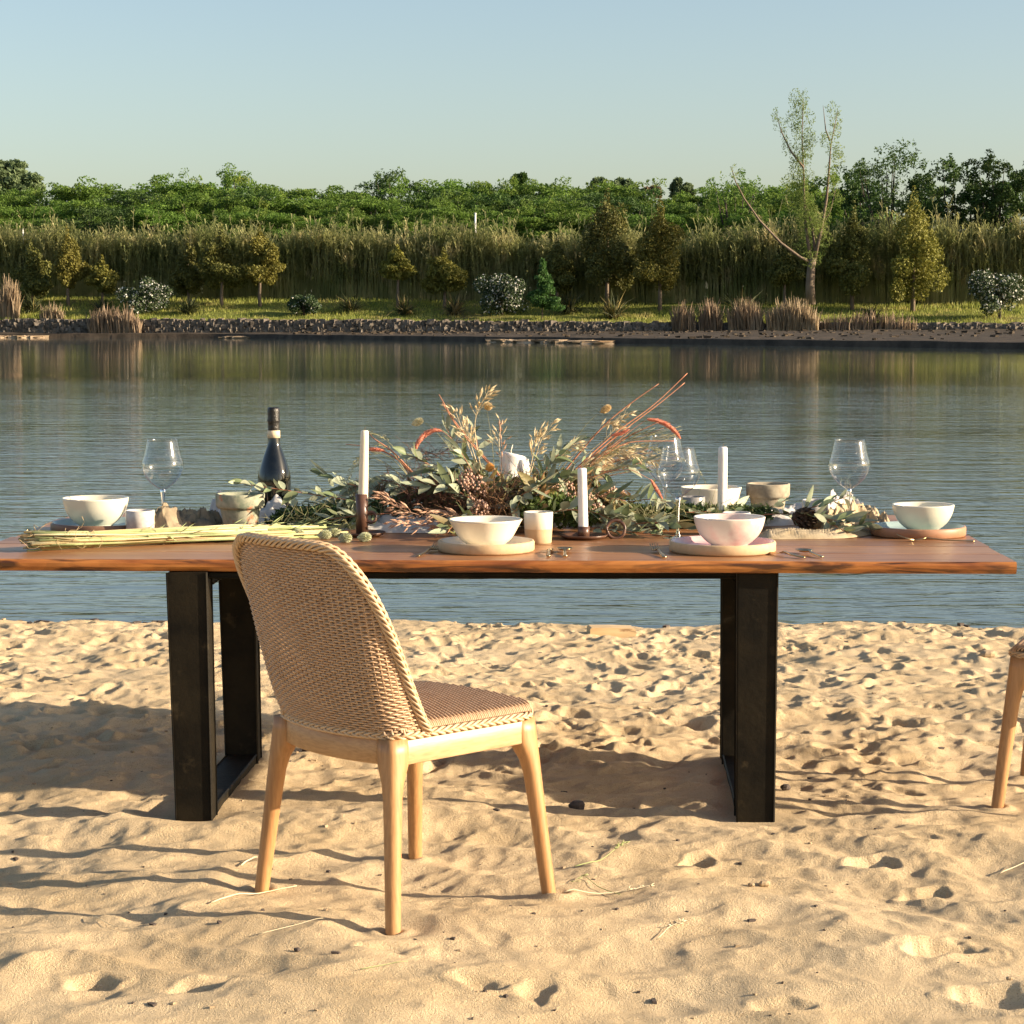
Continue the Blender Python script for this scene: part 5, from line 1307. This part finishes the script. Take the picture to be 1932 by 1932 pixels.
# --- central arrangement
q = at(965, 990, TZ)
fl = thing('flower_arrangement', 'wild dried flower arrangement of eucalyptus, oats and coral foxtails at the middle of the table', 'flower arrangement', q)
E1, E2 = ['euc', 'euc', 'eucd'], ['euc', 'eucd', 'oliv']
for pts, n, sc, ks in (
    ([(930, 975, 6.7), (870, 915, 6.65), (815, 878, 6.65), (765, 856, 6.6)], 18, 1.0, E1),
    ([(930, 965, 6.6), (900, 905, 6.55), (880, 870, 6.55), (865, 845, 6.55)], 12, 1.0, E1), ([(990, 965, 6.6), (1020, 905, 6.55), (1035, 875, 6.55), (1060, 850, 6.55)], 12, 1.0, E1),
    ([(930, 965, 6.75), (890, 890, 6.75), (860, 840, 6.75), (838, 800, 6.75)], 13, .9, E1),
    ([(925, 970, 6.6), (880, 935, 6.5), (840, 915, 6.5), (800, 915, 6.5)], 15, 1.05, E1),
    ([(925, 960, 6.8), (905, 880, 6.85), (900, 830, 6.9), (893, 805, 6.9)], 10, 1.0, E1),
    ([(930, 985, 6.5), (890, 965, 6.4), (862, 985, 6.35), (842, 1005, 6.3)], 13, 1.0, E2),
    ([(990, 975, 6.6), (1010, 930, 6.5), (1040, 905, 6.5), (1075, 895, 6.5)], 14, 1.0, E2),
    ([(990, 965, 6.8), (1030, 890, 6.8), (1055, 850, 6.8), (1095, 832, 6.8)], 15, 1.05, E1),
    ([(1000, 975, 6.75), (1080, 910, 6.75), (1150, 890, 6.75), (1212, 872, 6.75)], 17, .95, E1),
    ([(1000, 980, 6.6), (1070, 945, 6.6), (1130, 935, 6.6), (1180, 945, 6.6)], 15, 1.05, E2),
    ([(1000, 985, 6.55), (1060, 960, 6.45), (1120, 965, 6.45), (1165, 985, 6.45)], 14, 1.0, E1),
    ([(960, 965, 6.65), (965, 945, 6.5), (990, 930, 6.45), (1020, 915, 6.45)], 10, .95, E1),
    ([(1010, 960, 6.9), (1110, 890, 6.95), (1180, 865, 6.95), (1235, 850, 6.95)], 13, .95, E1),
    ([(925, 975, 6.75), (850, 940, 6.8), (790, 930, 6.85), (740, 918, 6.85)], 15, 1.0, E2),
): sprig(fl, pts, int(n * 1.35), sc * 1.28, ks)
for pts, n in (([(900, 960, 6.6), (915, 925, 6.55), (925, 905, 6.55)], 5), ([(1000, 975, 6.5), (1020, 945, 6.5), (1035, 930, 6.5)], 5), ([(1080, 950, 6.6), (1130, 935, 6.6), (1190, 925, 6.65)], 6)):
    sprig(fl, pts, n, 1.15, ['brownleaf', 'oliv'], 'twig')
mass = [(800, 945, 6.75, .10, .07), (850, 935, 6.7, .10, .08), (900, 935, 6.7, .10, .09), (960, 945, 6.7, .11, .08), (1010, 945, 6.7, .11, .08), (1060, 935, 6.75, .10, .08), (1110, 945, 6.75, .09, .07), (1150, 955, 6.75, .08, .05)]
fuzz(mass, 1300, .020, M['eucd'], 'small_leaf', fl, ratio=.4)
fuzz(mass, 800, .022, M['oliv'], 'olive_small_leaf', fl, ratio=.4)
fuzz([(1030, 955, 6.55, .07, .05), (1075, 965, 6.55, .07, .05), (1000, 960, 6.5, .05, .04), (1100, 975, 6.5, .05, .03)], 1300, .010, M['lime'], 'buckwheat_leaf', fl, ratio=.6)
twigs([(740, 940, 6.7, .12, .05), (790, 950, 6.65, .12, .06), (850, 960, 6.6, .11, .05), (900, 955, 6.6, .10, .06)], 300, .10, .0012, M['twig'], 'brown_twig', fl)
twigs([(870, 985, 6.5, .10, .03), (920, 965, 6.5, .08, .05), (950, 970, 6.5, .06, .05), (1090, 955, 6.6, .12, .05)], 130, .11, .0014, M['brownleaf'], 'tan_twig', fl)
twigs([(840, 850, 6.8, .06, .05), (810, 870, 6.8, .07, .04), (990, 905, 6.6, .05, .04)], 70, .08, .0009, M['twig'], 'budding_twig', fl)
def berries(root, lobes_px, n, r, mat_, name):
    base_ = [(0, 0, 1), (.9, 0, .3), (.28, .86, .3), (-.73, .53, .3), (-.73, -.53, .3), (.28, -.86, .3), (.73, .53, -.4), (-.28, .86, -.4), (-.9, 0, -.4), (-.28, -.86, -.4), (.73, -.53, -.4), (0, 0, -1)]
    fs = [(0, 1, 2), (0, 2, 3), (0, 3, 4), (0, 4, 5), (0, 5, 1), (1, 6, 2), (2, 6, 7), (2, 7, 3), (3, 7, 8), (3, 8, 4), (4, 8, 9), (4, 9, 5), (5, 9, 10), (5, 10, 1), (1, 10, 6), (11, 7, 6), (11, 8, 7), (11, 9, 8), (11, 10, 9), (11, 6, 10)]
    P = []
    for _ in range(n):
        px, py, Y, rx, rz = lobes_px[int(rf.random() * len(lobes_px))]; c = np.array(tuple(atY(px, py, Y))); d = rf.normal(size=3); d /= np.linalg.norm(d)
        c = c + d * np.array([rx, rx, rz]) * rf.uniform(.7, 1); c[2] = max(c[2], TZ + r); P.append(c)
    V = (np.array(base_)[None] * np.array([1, 1, 1.2]) * (r * rf.uniform(.7, 1.25, n))[:, None, None] + np.array(P)[:, None] - np.array(root.location)).reshape(-1, 3)
    T_ = (np.array(fs)[None] + 12 * np.arange(n)[:, None, None]).reshape(-1, 3)
    return stuffpart(link(name, qmesh(name, V, T_, mat_), root))
berries(fl, [(895, 925, 6.5, .045, .05), (880, 905, 6.55, .03, .03), (905, 960, 6.45, .03, .03)], 190, .0042, M['berry'], 'berry')
berries(fl, [(1095, 945, 6.55, .05, .03), (1060, 925, 6.6, .05, .03), (1120, 965, 6.5, .04, .03), (1150, 930, 6.7, .05, .02)], 260, .0035, M['berry'], 'small_berry')
for (px, py, Y, rx, rz) in ((770, 985, 6.4, .10, .02), (810, 988, 6.38, .07, .02), (740, 972, 6.45, .08, .02)):
    pass
oats(fl, [(860, 985, 6.45), (800, 975, 6.4), (755, 960, 6.4), (727, 943, 6.42)], 46, .030, .0045, M['pinkbract'], 'pink_grass_head', .95, spread=.022)
oats(fl, [(880, 990, 6.4), (830, 995, 6.35), (780, 990, 6.32), (745, 985, 6.3)], 40, .028, .0045, M['pinkbract'], 'pink_grass_head', .95, spread=.020)
oats(fl, [(890, 985, 6.45), (850, 968, 6.42), (800, 962, 6.42)], 30, .028, .0045, M['pinkbract'], 'pink_grass_head', .95, spread=.020)
# oat sprays
for pts, n, fr in (([(935, 960, 6.7), (905, 880, 6.7), (893, 800, 6.7), (905, 765, 6.68), (922, 737, 6.66)], 26, .4), ([(930, 950, 6.75), (895, 870, 6.75), (872, 810, 6.75), (858, 772, 6.75)], 24, .5),
                   ([(930, 960, 6.65), (902, 880, 6.65), (886, 830, 6.65), (876, 795, 6.65)], 18, .5), ([(940, 930, 6.8), (944, 870, 6.8), (941, 830, 6.8), (946, 795, 6.8)], 9, .5),
                   ([(985, 950, 6.75), (1005, 880, 6.75), (1020, 830, 6.75), (1044, 797, 6.75)], 22, .55), ([(985, 950, 6.7), (1000, 885, 6.7), (1008, 850, 6.7), (1016, 815, 6.7)], 18, .5),
                   ([(1000, 950, 6.8), (1080, 860, 6.8), (1130, 810, 6.8), (1185, 778, 6.8)], 18, .35), ([(1000, 950, 6.8), (1090, 870, 6.85), (1140, 830, 6.85), (1170, 800, 6.85)], 18, .4),
                   ([(1000, 960, 6.85), (1080, 890, 6.85), (1140, 855, 6.85), (1190, 845, 6.85)], 26, .5), ([(1000, 960, 6.75), (1040, 880, 6.75), (1065, 855, 6.75), (1082, 838, 6.75)], 14, .4), ([(1005, 960, 6.7), (1080, 895, 6.7), (1140, 862, 6.7), (1215, 850, 6.7)], 34, .6), ([(1005, 960, 6.8), (1100, 880, 6.8), (1160, 850, 6.8), (1235, 870, 6.8)], 30, .6)):
    oats(fl, pts, n, .032, .0042, M['oat'], 'oat_spray', fr)
for pts, n in (([(935, 955, 6.72), (947, 880, 6.72), (946, 840, 6.72), (943, 800, 6.72)], 10),): oats(fl, pts, n, .026, .004, M['pinkbract'], 'oat_spray', .6)
# dried grass bundle sweeping right
for k in range(80):
    y1 = rf.uniform(800, 880); x1 = rf.uniform(1150, 1290); stemline(fl, [(1010 + rf.uniform(-10, 10), 965, 6.75), (1090, 905 + (y1 - 840) * .4 + rf.uniform(-8, 8), 6.78), (1150, 870 + (y1 - 840) * .7, 6.8), (x1, y1, 6.82)], .0012, 'straw' if k % 4 else 'rust', 'dried_grass', 3)
for pts, n in (([(1010, 965, 6.7), (1100, 880, 6.7), (1180, 840, 6.7), (1235, 845, 6.7)], 40), ([(1010, 965, 6.7), (1100, 890, 6.7), (1190, 835, 6.72), (1290, 862, 6.75), (1330, 905, 6.78)], 34), ([(1010, 960, 6.8), (1120, 850, 6.8), (1200, 815, 6.8), (1280, 822, 6.8)], 34),
               ([(790, 935, 6.8), (740, 880, 6.8), (700, 860, 6.8), (668, 878, 6.8), (655, 905, 6.8)], 36), ([(800, 930, 6.85), (760, 860, 6.85), (720, 822, 6.85), (688, 814, 6.85)], 26), ([(800, 935, 6.75), (740, 862, 6.75), (700, 850, 6.75), (672, 868, 6.75)], 30), ([(790, 930, 6.9), (740, 850, 6.9), (715, 838, 6.9)], 20)):
    oats(fl, pts, n, .012, .0016, M['greenstem'], 'grass_panicle', .5, r=.0008, spread=.010)
# rust coloured stems
for pts in ([(990, 960, 6.7), (930, 880, 6.7), (860, 800, 6.72), (828, 744, 6.74)], [(990, 962, 6.71), (935, 890, 6.71), (865, 810, 6.73), (834, 760, 6.74)], [(800, 915, 6.7), (740, 850, 6.7), (705, 828, 6.72), (692, 812, 6.74)], [(805, 920, 6.7), (745, 860, 6.7), (700, 843, 6.72), (652, 838, 6.74)],
            [(1010, 965, 6.75), (1100, 870, 6.76), (1170, 808, 6.78), (1232, 767, 6.8), (1297, 704, 6.82)], [(1010, 965, 6.74), (1095, 880, 6.76), (1175, 812, 6.78), (1240, 765, 6.8), (1292, 722, 6.82)], [(1005, 965, 6.78), (1080, 870, 6.8), (1140, 800, 6.8), (1190, 760, 6.8), (1243, 724, 6.8)],
            [(1010, 960, 6.76), (1100, 885, 6.78), (1180, 825, 6.8), (1245, 795, 6.8)], [(1012, 962, 6.72), (1110, 880, 6.74), (1180, 832, 6.76), (1275, 832, 6.78)]):
    stemline(fl, pts, .0032, 'rust')
foxtail(fl, [(781, 858, 6.68), (788, 835, 6.68), (803, 818, 6.7), (820, 811, 6.7), (834, 813, 6.7)], .0085, [(900, 930, 6.7), (870, 850, 6.7), (850, 825, 6.7), (834, 813, 6.7)])
foxtail(fl, [(692, 849, 6.7), (708, 848, 6.7), (725, 850, 6.7)], .0065, [(790, 920, 6.7), (755, 870, 6.7), (725, 850, 6.7)])
foxtail(fl, [(1221, 791, 6.78), (1240, 793, 6.78), (1260, 802, 6.78), (1275, 815, 6.78), (1284, 828, 6.78)], .0085, [(1020, 960, 6.75), (1120, 870, 6.76), (1190, 812, 6.78), (1221, 791, 6.78)])
foxtail(fl, [(1228, 905, 6.6), (1240, 925, 6.6), (1250, 942, 6.6)], .006, [(1130, 890, 6.65), (1190, 885, 6.6), (1228, 905, 6.6)])
foxtail(fl, [(1152, 822, 6.72), (1172, 818, 6.72), (1188, 810, 6.72)], .006)
# round seed heads
M['seedhead'] = mat('pale_seed_head', (.52, .47, .27), (.62, .57, .36), 60, rough=.8); M['tanhead'] = mat('tan_seed_head', (.48, .34, .16), (.56, .42, .22), 60, rough=.8); M['orangehead'] = mat('orange_flower_head', (.55, .27, .06), (.64, .36, .10), 60, rough=.8)
for px, py, Y, rpx, m_, st in ((919, 768, 6.7, 6.5, 'tanhead', [(934, 900, 6.7), (928, 830, 6.7), (919, 776, 6.7)]), (786, 797, 6.7, 6, 'seedhead', [(875, 890, 6.7), (845, 840, 6.7), (812, 802, 6.7), (794, 796, 6.7)]),
                               (1141, 773, 6.75, 6, 'tanhead', [(1030, 930, 6.75), (1070, 850, 6.75), (1110, 795, 6.75), (1134, 777, 6.75)]), (903, 856, 6.6, 5.5, 'seedhead', [(930, 940, 6.65), (910, 890, 6.6), (904, 862, 6.6)]), (922, 883, 6.55, 7, 'orangehead', [(930, 940, 6.6), (925, 905, 6.56), (922, 890, 6.55)])):
    c = np.array(tuple(atY(px, py, Y))); head(fl, c, rpx / F * Y, M[m_], 'seed_head', 1.05 if py in (768, 856, 883) else 1.9, (.85, .1, .35 if px < 900 else .5)); stemline(fl, st, .0011, 'greenstem')
# --- eucalyptus garlands lying along the table
q = at(620, 985, TZ); gl = thing('eucalyptus_garland', 'eucalyptus garland trailing left of the flowers to the flower pot', 'garland', q)
for pts, n, sc, ks in (([(770, 955, 6.72), (658, 944, 6.6), (560, 928, 6.6), (490, 918, 6.58), (445, 910, 6.6)], 26, 1.05, E1), ([(760, 940, 6.78), (700, 925, 6.8), (640, 908, 6.8), (603, 893, 6.85)], 19, 1.1, E1),
                       ([(740, 968, 6.6), (680, 972, 6.5), (620, 980, 6.5), (560, 992, 6.55)], 18, .9, ['eucd', 'euc']), ([(800, 930, 6.72), (745, 908, 6.7), (712, 905, 6.7), (692, 925, 6.7)], 15, 1.1, E1),
                       ([(720, 960, 6.68), (650, 958, 6.65), (580, 956, 6.7), (535, 960, 6.75)], 18, 1.0, E1), ([(740, 950, 6.8), (690, 935, 6.9), (640, 935, 6.95), (590, 940, 6.98)], 16, 1.0, E1), ([(700, 965, 6.6), (640, 960, 6.62), (600, 950, 6.62)], 10, 1.0, ['eucd'])):
    sprig(gl, pts, int(n * 1.2), sc * 1.15, ks)
fuzz([(560, 975, 6.62, .07, .035), (620, 975, 6.6, .09, .035), (680, 965, 6.65, .08, .04), (525, 982, 6.62, .04, .02), (740, 965, 6.65, .07, .04)], 2400, .013, M['fern'], 'feathery_leaf', gl, ratio=.22)
twigs([(580, 985, 6.55, .12, .02), (660, 975, 6.6, .12, .03)], 90, .09, .0011, M['greenstem'], 'thin_stem', gl)
q = at(1240, 990, TZ); gr = thing('eucalyptus_garland', 'eucalyptus garland trailing right of the flowers past the wine glasses', 'garland', q)
for pts, n, sc, ks in (([(1080, 985, 6.6), (1140, 975, 6.5), (1200, 985, 6.45), (1262, 985, 6.4)], 20, 1.1, E1), ([(1100, 970, 6.7), (1170, 950, 6.7), (1230, 940, 6.65), (1290, 955, 6.6)], 18, 1.15, E1), ([(1090, 990, 6.5), (1140, 1000, 6.42), (1190, 1003, 6.38), (1245, 1010, 6.36)], 18, 1.0, E1),
                       ([(1150, 975, 6.75), (1220, 965, 6.75), (1290, 962, 6.75), (1350, 968, 6.7)], 18, .95, E2), ([(1200, 985, 6.6), (1260, 970, 6.6), (1320, 965, 6.62), (1400, 968, 6.68)], 20, .85, ['eucd', 'euc']), ([(1180, 990, 6.45), (1230, 985, 6.4), (1275, 990, 6.38), (1300, 1000, 6.4)], 12, 1.0, E2),
                       ([(1330, 970, 6.75), (1400, 968, 6.75), (1440, 965, 6.75), (1480, 945, 6.75)], 12, 1.1, E1)):
    sprig(gr, pts, int(n * 1.15), sc * 1.2, ks)
fuzz([(1210, 972, 6.7, .08, .035), (1270, 965, 6.72, .08, .03), (1320, 968, 6.72, .09, .03), (1380, 968, 6.75, .09, .025), (1430, 965, 6.75, .05, .02)], 2600, .013, M['lime'], 'feathery_leaf', gr, ratio=.22)
fuzz([(1300, 972, 6.7, .12, .03), (1400, 970, 6.74, .10, .025)], 1200, .015, M['fern'], 'dark_feathery_leaf', gr, ratio=.22)
twigs([(1200, 985, 6.5, .12, .03), (1330, 972, 6.7, .14, .02)], 90, .09, .0011, M['greenstem'], 'thin_stem', gr)
q = at(1545, 1000, TZ); gs = thing('eucalyptus_sprig', 'leafy eucalyptus sprig lying over the beige napkin and pine cone', 'eucalyptus sprig', q)
for pts, n, sc in (([(1425, 972, 6.7), (1490, 968, 6.62), (1550, 978, 6.52), (1600, 985, 6.45), (1640, 998, 6.4)], 26, 1.15), ([(1500, 968, 6.62), (1540, 955, 6.6), (1575, 945, 6.6), (1602, 935, 6.6)], 9, 1.1), ([(1550, 978, 6.52), (1580, 995, 6.4), (1602, 1006, 6.38)], 8, .9)): sprig(gs, pts, n, sc * 1.2, ['euc', 'euc', 'eucd'])
# --- straw bundle
q = at(300, 1030, TZ); sb = thing('straw_bundle', 'tied bundle of green and straw coloured grass stalks along the left front edge', 'straw bundle', q)
M['pstraw'] = mat('pale_straw', (.52, .45, .26), (.60, .53, .33), 20, rough=.7); M['gstraw'] = mat('green_straw', (.26, .31, .12), (.36, .39, .18), 20, rough=.7); M['twine'] = mat('twine', (.34, .24, .12), (.46, .34, .19), 60, rough=.9)
A_, B_ = np.array(tuple(at(62, 1040, TZ))), np.array(tuple(at(640, 1008, TZ))); ax = B_ - A_; axl = np.linalg.norm(ax); axn = ax / axl; sd = np.array([-axn[1], axn[0], 0])
MBs = (MB(), MB(), MB())
for k in range(150):
    a = rf.uniform(0, 6.28); rr_ = math.sqrt(rf.random()); u, v = math.cos(a) * rr_, math.sin(a) * rr_
    s0 = rf.uniform(-.03, .05); s1 = axl * rf.uniform(.62, 1.0); pts = []
    for f in (0, .16, .4, .7, 1.):
        s = s0 + (s1 - s0) * f; sp = np.interp(s / axl, [0, .17, .5, 1], [.042, .030, .06, .085]); hz_ = np.interp(s / axl, [0, .17, .5, 1], [.027, .022, .020, .012])
        pts.append(A_ + axn * s + sd * (u * sp) + np.array([0, 0, .003 + hz_ * (1 + v) + rf.normal() * .003]) + sd * rf.normal() * .004)
    MBs[int(rf.random() * 2.999)].tube(np.array(pts) - np.array(q), rf.uniform(.0016, .0038), 5)
stuffpart(MBs[0].build('stalk', M['straw'], sb)); stuffpart(MBs[1].build('green_stalk', M['gstraw'], sb)); stuffpart(MBs[2].build('pale_stalk', M['pstraw'], sb))
mb = MB()
for k in range(90):
    p = A_ + axn * rf.uniform(.3, .95) * axl + sd * rf.uniform(-.07, .07) + np.array([0, 0, rf.uniform(.02, .04)]); spikelet(mb, p - np.array(q), axn * 1. + rf.normal(size=3) * .45, rf.uniform(.03, .07), .0022)
stuffpart(mb.build('blade', M['gstraw'], sb))
mb = MB(); c_ = A_ + axn * axl * .175
for k in range(3):
    a = np.linspace(0, 2 * np.pi, 25); cc_ = c_ + axn * (.004 * k)
    mb.tube(cc_ + sd * (.028 * np.cos(a))[:, None] + np.array([[0, 0, 1.]]) * (.025 + .0235 * np.sin(a))[:, None] - np.array(q), .0014, 5, cap=False)
mb.build('tie', M['twine'], sb)
mb = MB()
for k in range(16):
    p = A_ + axn * rf.uniform(-.06, .45 * axl) + sd * rf.uniform(-.04, .05) + np.array([0, 0, rf.uniform(.03, .055)]); pts = [p]
    d = rf.normal(size=3) * np.array([1, 1, .5]); d /= np.linalg.norm(d)
    for j in range(5): d = d + rf.normal(size=3) * .6; d /= np.linalg.norm(d); p = p + d * .018; p = np.array([p[0], p[1], max(p[2], TZ + .002)]); pts.append(p)
    mb.tube(resample(np.array(pts), .006)[0] - np.array(q), .0008, 3, cap=False)
stuffpart(mb.build('curled_fibre', M['twine'], sb))
M['phalaris'] = mat('pale_green_seed_head', (.44, .46, .27), (.56, .56, .36), 80, rough=.8)
for px, py, a in ((583, 1008, .1), (627, 1010, -.3), (649, 1020, -.35), (685, 1019, .1), (602, 1005, .2), (645, 1000, .3), (666, 1001, -.2), (513, 1002, .1), (631, 992, .5), (560, 1012, 0.), (455, 1022, .3), (610, 1014, -.1), (540, 1006, .2)):
    p = at(px, py + 4, TZ); head(sb, (p.x, p.y, TZ + .014), .0125, M['phalaris'], 'seed_head', 1.55, (1, a, .08), 110)
# ---------------------------------------------------------------- small things on the sand
def stone(px, py, wpx, hpx, m_, label, name='stone', cat='stone', seed=0, deep=.8):
    p = at(px, py, 0); rg = np.random.default_rng(seed); z = sand_z(p.x, p.y); w, h = wpx / F * p.y, hpx / F * p.y
    th = np.linspace(0, 2 * np.pi, 10)[:-1]; V = []; 
    for j, ph in enumerate((-.9, -.2, .35, .9)):
        for a in th:
            k = 1 + rg.uniform(-.22, .22); V.append((w / 2 * math.cos(a) * math.cos(ph) * k, w / 2 * deep * math.sin(a) * math.cos(ph) * k, h * .55 * (1 + math.sin(ph)) - h * .15))
    mb = MB(); f = [(j * 9 + i, j * 9 + (i + 1) % 9, (j + 1) * 9 + (i + 1) % 9, (j + 1) * 9 + i) for j in range(3) for i in range(9)] + [tuple(27 + i for i in range(9)), tuple(range(9))[::-1]]
    mb.add(V, f); o = mb.build(name, m_, smooth=False); o.location = (p.x, p.y, z); tag(o, label, cat)
M['darkstone'] = mat('dark_stone', (.045, .035, .03), (.10, .075, .06), 40, rough=.9, bump=.5, bscale=90, bdist=.003)
M['palestone'] = mat('pale_clod', (.42, .31, .19), (.34, .25, .15), 40, rough=.95, bump=.5, bscale=90, bdist=.003)
stone(1090, 1524, 34, 24, M['darkstone'], 'dark stone lying in the shade under the table, right of the chair', seed=1)
stone(561, 1812, 14, 9, M['darkstone'], 'black pebble in the foreground left of the near chair leg', 'pebble', 'pebble', 2)
stone(1442, 1672, 22, 13, M['palestone'], 'pale sand clod in front of the right table leg', 'sand_clod', 'clod', 3)
stone(1418, 1674, 13, 9, M['palestone'], 'smaller sand clod beside the pale one near the right table leg', 'sand_clod', 'clod', 4)
stone(1482, 1490, 18, 14, M['darkstone'], 'dark brown stone just right of the right table leg', seed=5)
stone(1865, 1228, 34, 16, M['palestone'], 'lumpy sand clod near the right edge by the water', 'sand_clod', 'clod', 6)
stone(390, 1236, 22, 12, M['palestone'], 'sand clod by the water behind the left table leg', 'sand_clod', 'clod', 7)
stone(578, 1410, 20, 12, M['darkstone'], 'brown stone seen under the chair at its left', seed=8)
stone(1905, 1862, 14, 9, M['palestone'], 'small pale clod at the lower right corner', 'sand_clod', 'clod', 9)
# broken timber at the water's edge
p = at(1152, 1196, -.03); M['oldwood'] = mat('old_timber', (.50, .34, .17), (.62, .45, .25), 6, rough=.8, stretch=(1, 6, 6), c3=(.2, .11, .05), c3scale=9, c3lo=.6, c3hi=.7)
mb = MB(); mb.loft([[(x, -.05, -.03), (x, .05, -.03), (x, .05, .022 + e), (x, -.05, .022 + e)] for x, e in ((-.10, -.006), (-.093, .0), (.0, .002), (.10, .0), (.106, -.01))]); o = mb.build('timber_block', M['oldwood'], smooth=False)
o.location = (p.x, p.y, sand_z(p.x, p.y) + .012); o.rotation_euler = (.0, .03, .12); tag(o, 'old timber block half buried at the near water edge', 'timber')
# straws and grass stalks
M['drystalk'] = mat('dry_stalk', (.62, .52, .33), (.70, .61, .42), 20, rough=.8); M['greenstalk'] = mat('green_stalk', (.26, .30, .11), (.36, .38, .17), 20, rough=.8)
def stalk(pts, r, m_, label, seeds=0, lift=.006):
    P = np.array([tuple(at(x, y, 0)) for x, y in pts]); P, s, L = resample(P, .015); P[:, 2] = [sand_z(x, y) + lift for x, y, _ in P]
    for _ in range(3): P[1:-1, 2] = np.maximum(P[1:-1, 2], (P[:-2, 2] + P[2:, 2]) / 2)
    o0 = P[0].copy(); mb = MB(); mb.tube(P - o0, np.linspace(r, r * .5, len(P)), 5)
    for i in range(seeds):
        k = len(P) - 1 - int(rf.random() * len(P) * .3); spikelet(mb, P[k] - o0, rf.normal(size=3) * np.array([1, 1, .3]) + np.array([.8, 0, .3]), .016, .0018)
    o = mb.build('grass_stalk', m_); o.location = o0; tag(o, label, 'stalk')
stalk([(1060, 1691), (1120, 1688), (1200, 1683), (1225, 1680)], .0022, M['drystalk'], 'long pale straw at the foot of the right front chair leg', 14)
stalk([(1085, 1643), (1130, 1632), (1165, 1612), (1185, 1603)], .0016, M['greenstalk'], 'green grass stalk behind the right front chair leg', 16)
stalk([(398, 1722), (440, 1710), (500, 1692), (560, 1678)], .0018, M['drystalk'], 'yellow straw crossing the foot of the left chair leg', 0)
stalk([(455, 1648), (478, 1632), (486, 1622)], .0022, M['drystalk'], 'short broken straw leaning beside the left chair leg')
stalk([(1170, 1690), (1130, 1675), (1100, 1660), (1085, 1668)], .0012, M['greenstalk'], 'thin curled grass stem right of the right front chair leg', 8)
stalk([(680, 1858), (730, 1848), (770, 1841)], .0011, M['greenstalk'], 'thin green stem lying in the bottom foreground')
stalk([(490, 1784), (550, 1774), (610, 1762)], .0010, M['drystalk'], 'fine straw left of the near chair leg')
stalk([(1885, 1650), (1932, 1640)], .0018, M['drystalk'], 'short straw at the right edge of the sand', 0)
stalk([(1240, 1772), (1262, 1758), (1285, 1752)], .0010, M['drystalk'], 'tiny dry sprig in the middle of the foreground sand', 8)
stalk([(175, 1735), (215, 1752), (250, 1758)], .0009, M['drystalk'], 'fine dark straw at the left of the foreground')
# debris: bark crumbs and grit nobody could count
P_, S_ = [], []
for k in range(380):
    y = 4.1 + 6 * rv.random() ** 1.2; x = rv.uniform(-.25, .25) * y * 1.05; s = .0012 + .0035 * rv.random() ** 3; P_.append([x, y, sand_z(x, y) + s * .4]); S_.append(np.array([s * rv.uniform(.8, 2.2), s, s * .7]))
rw = np.random.default_rng(3)
v, q_ = rock_boxes(P_, S_, .35); mi_ = np.repeat((rv.random(380) < .4).astype(int), 6)
tag(link('beach_debris', qmesh('beach_debris', v, q_, [M['darkstone'], M['palestone']], smooth=False, mi=mi_)), 'dark grit and crumbs scattered over the sand', 'debris', kind='stuff')

# strand line of dark bits where the water meets the sand
P_, S_ = [], []
for k in range(520):
    x = rv.uniform(-2.7, 2.7) if k % 3 else rv.uniform(-2.6, -1.2); i = int(np.searchsorted(gx, x)); sh = float(shore[0, min(i, len(gx) - 1)])
    y = sh - abs(rv.normal()) * .09 + .03; s = .003 + .009 * rv.random() ** 2.5; P_.append([x, y, max(sand_z(x, y), WATER_Z) + s * .3]); S_.append(np.array([s * rv.uniform(.8, 2.6), s, s * .6]))
v, q_ = rock_boxes(P_, S_, .35); mi_ = np.repeat((rv.random(520) < .3).astype(int), 6)
tag(link('strand_line', qmesh('strand_line', v, q_, [M['darkstone'], M['palestone']], smooth=False, mi=mi_)), 'line of dark washed up bits along the near water edge', 'debris', kind='stuff')
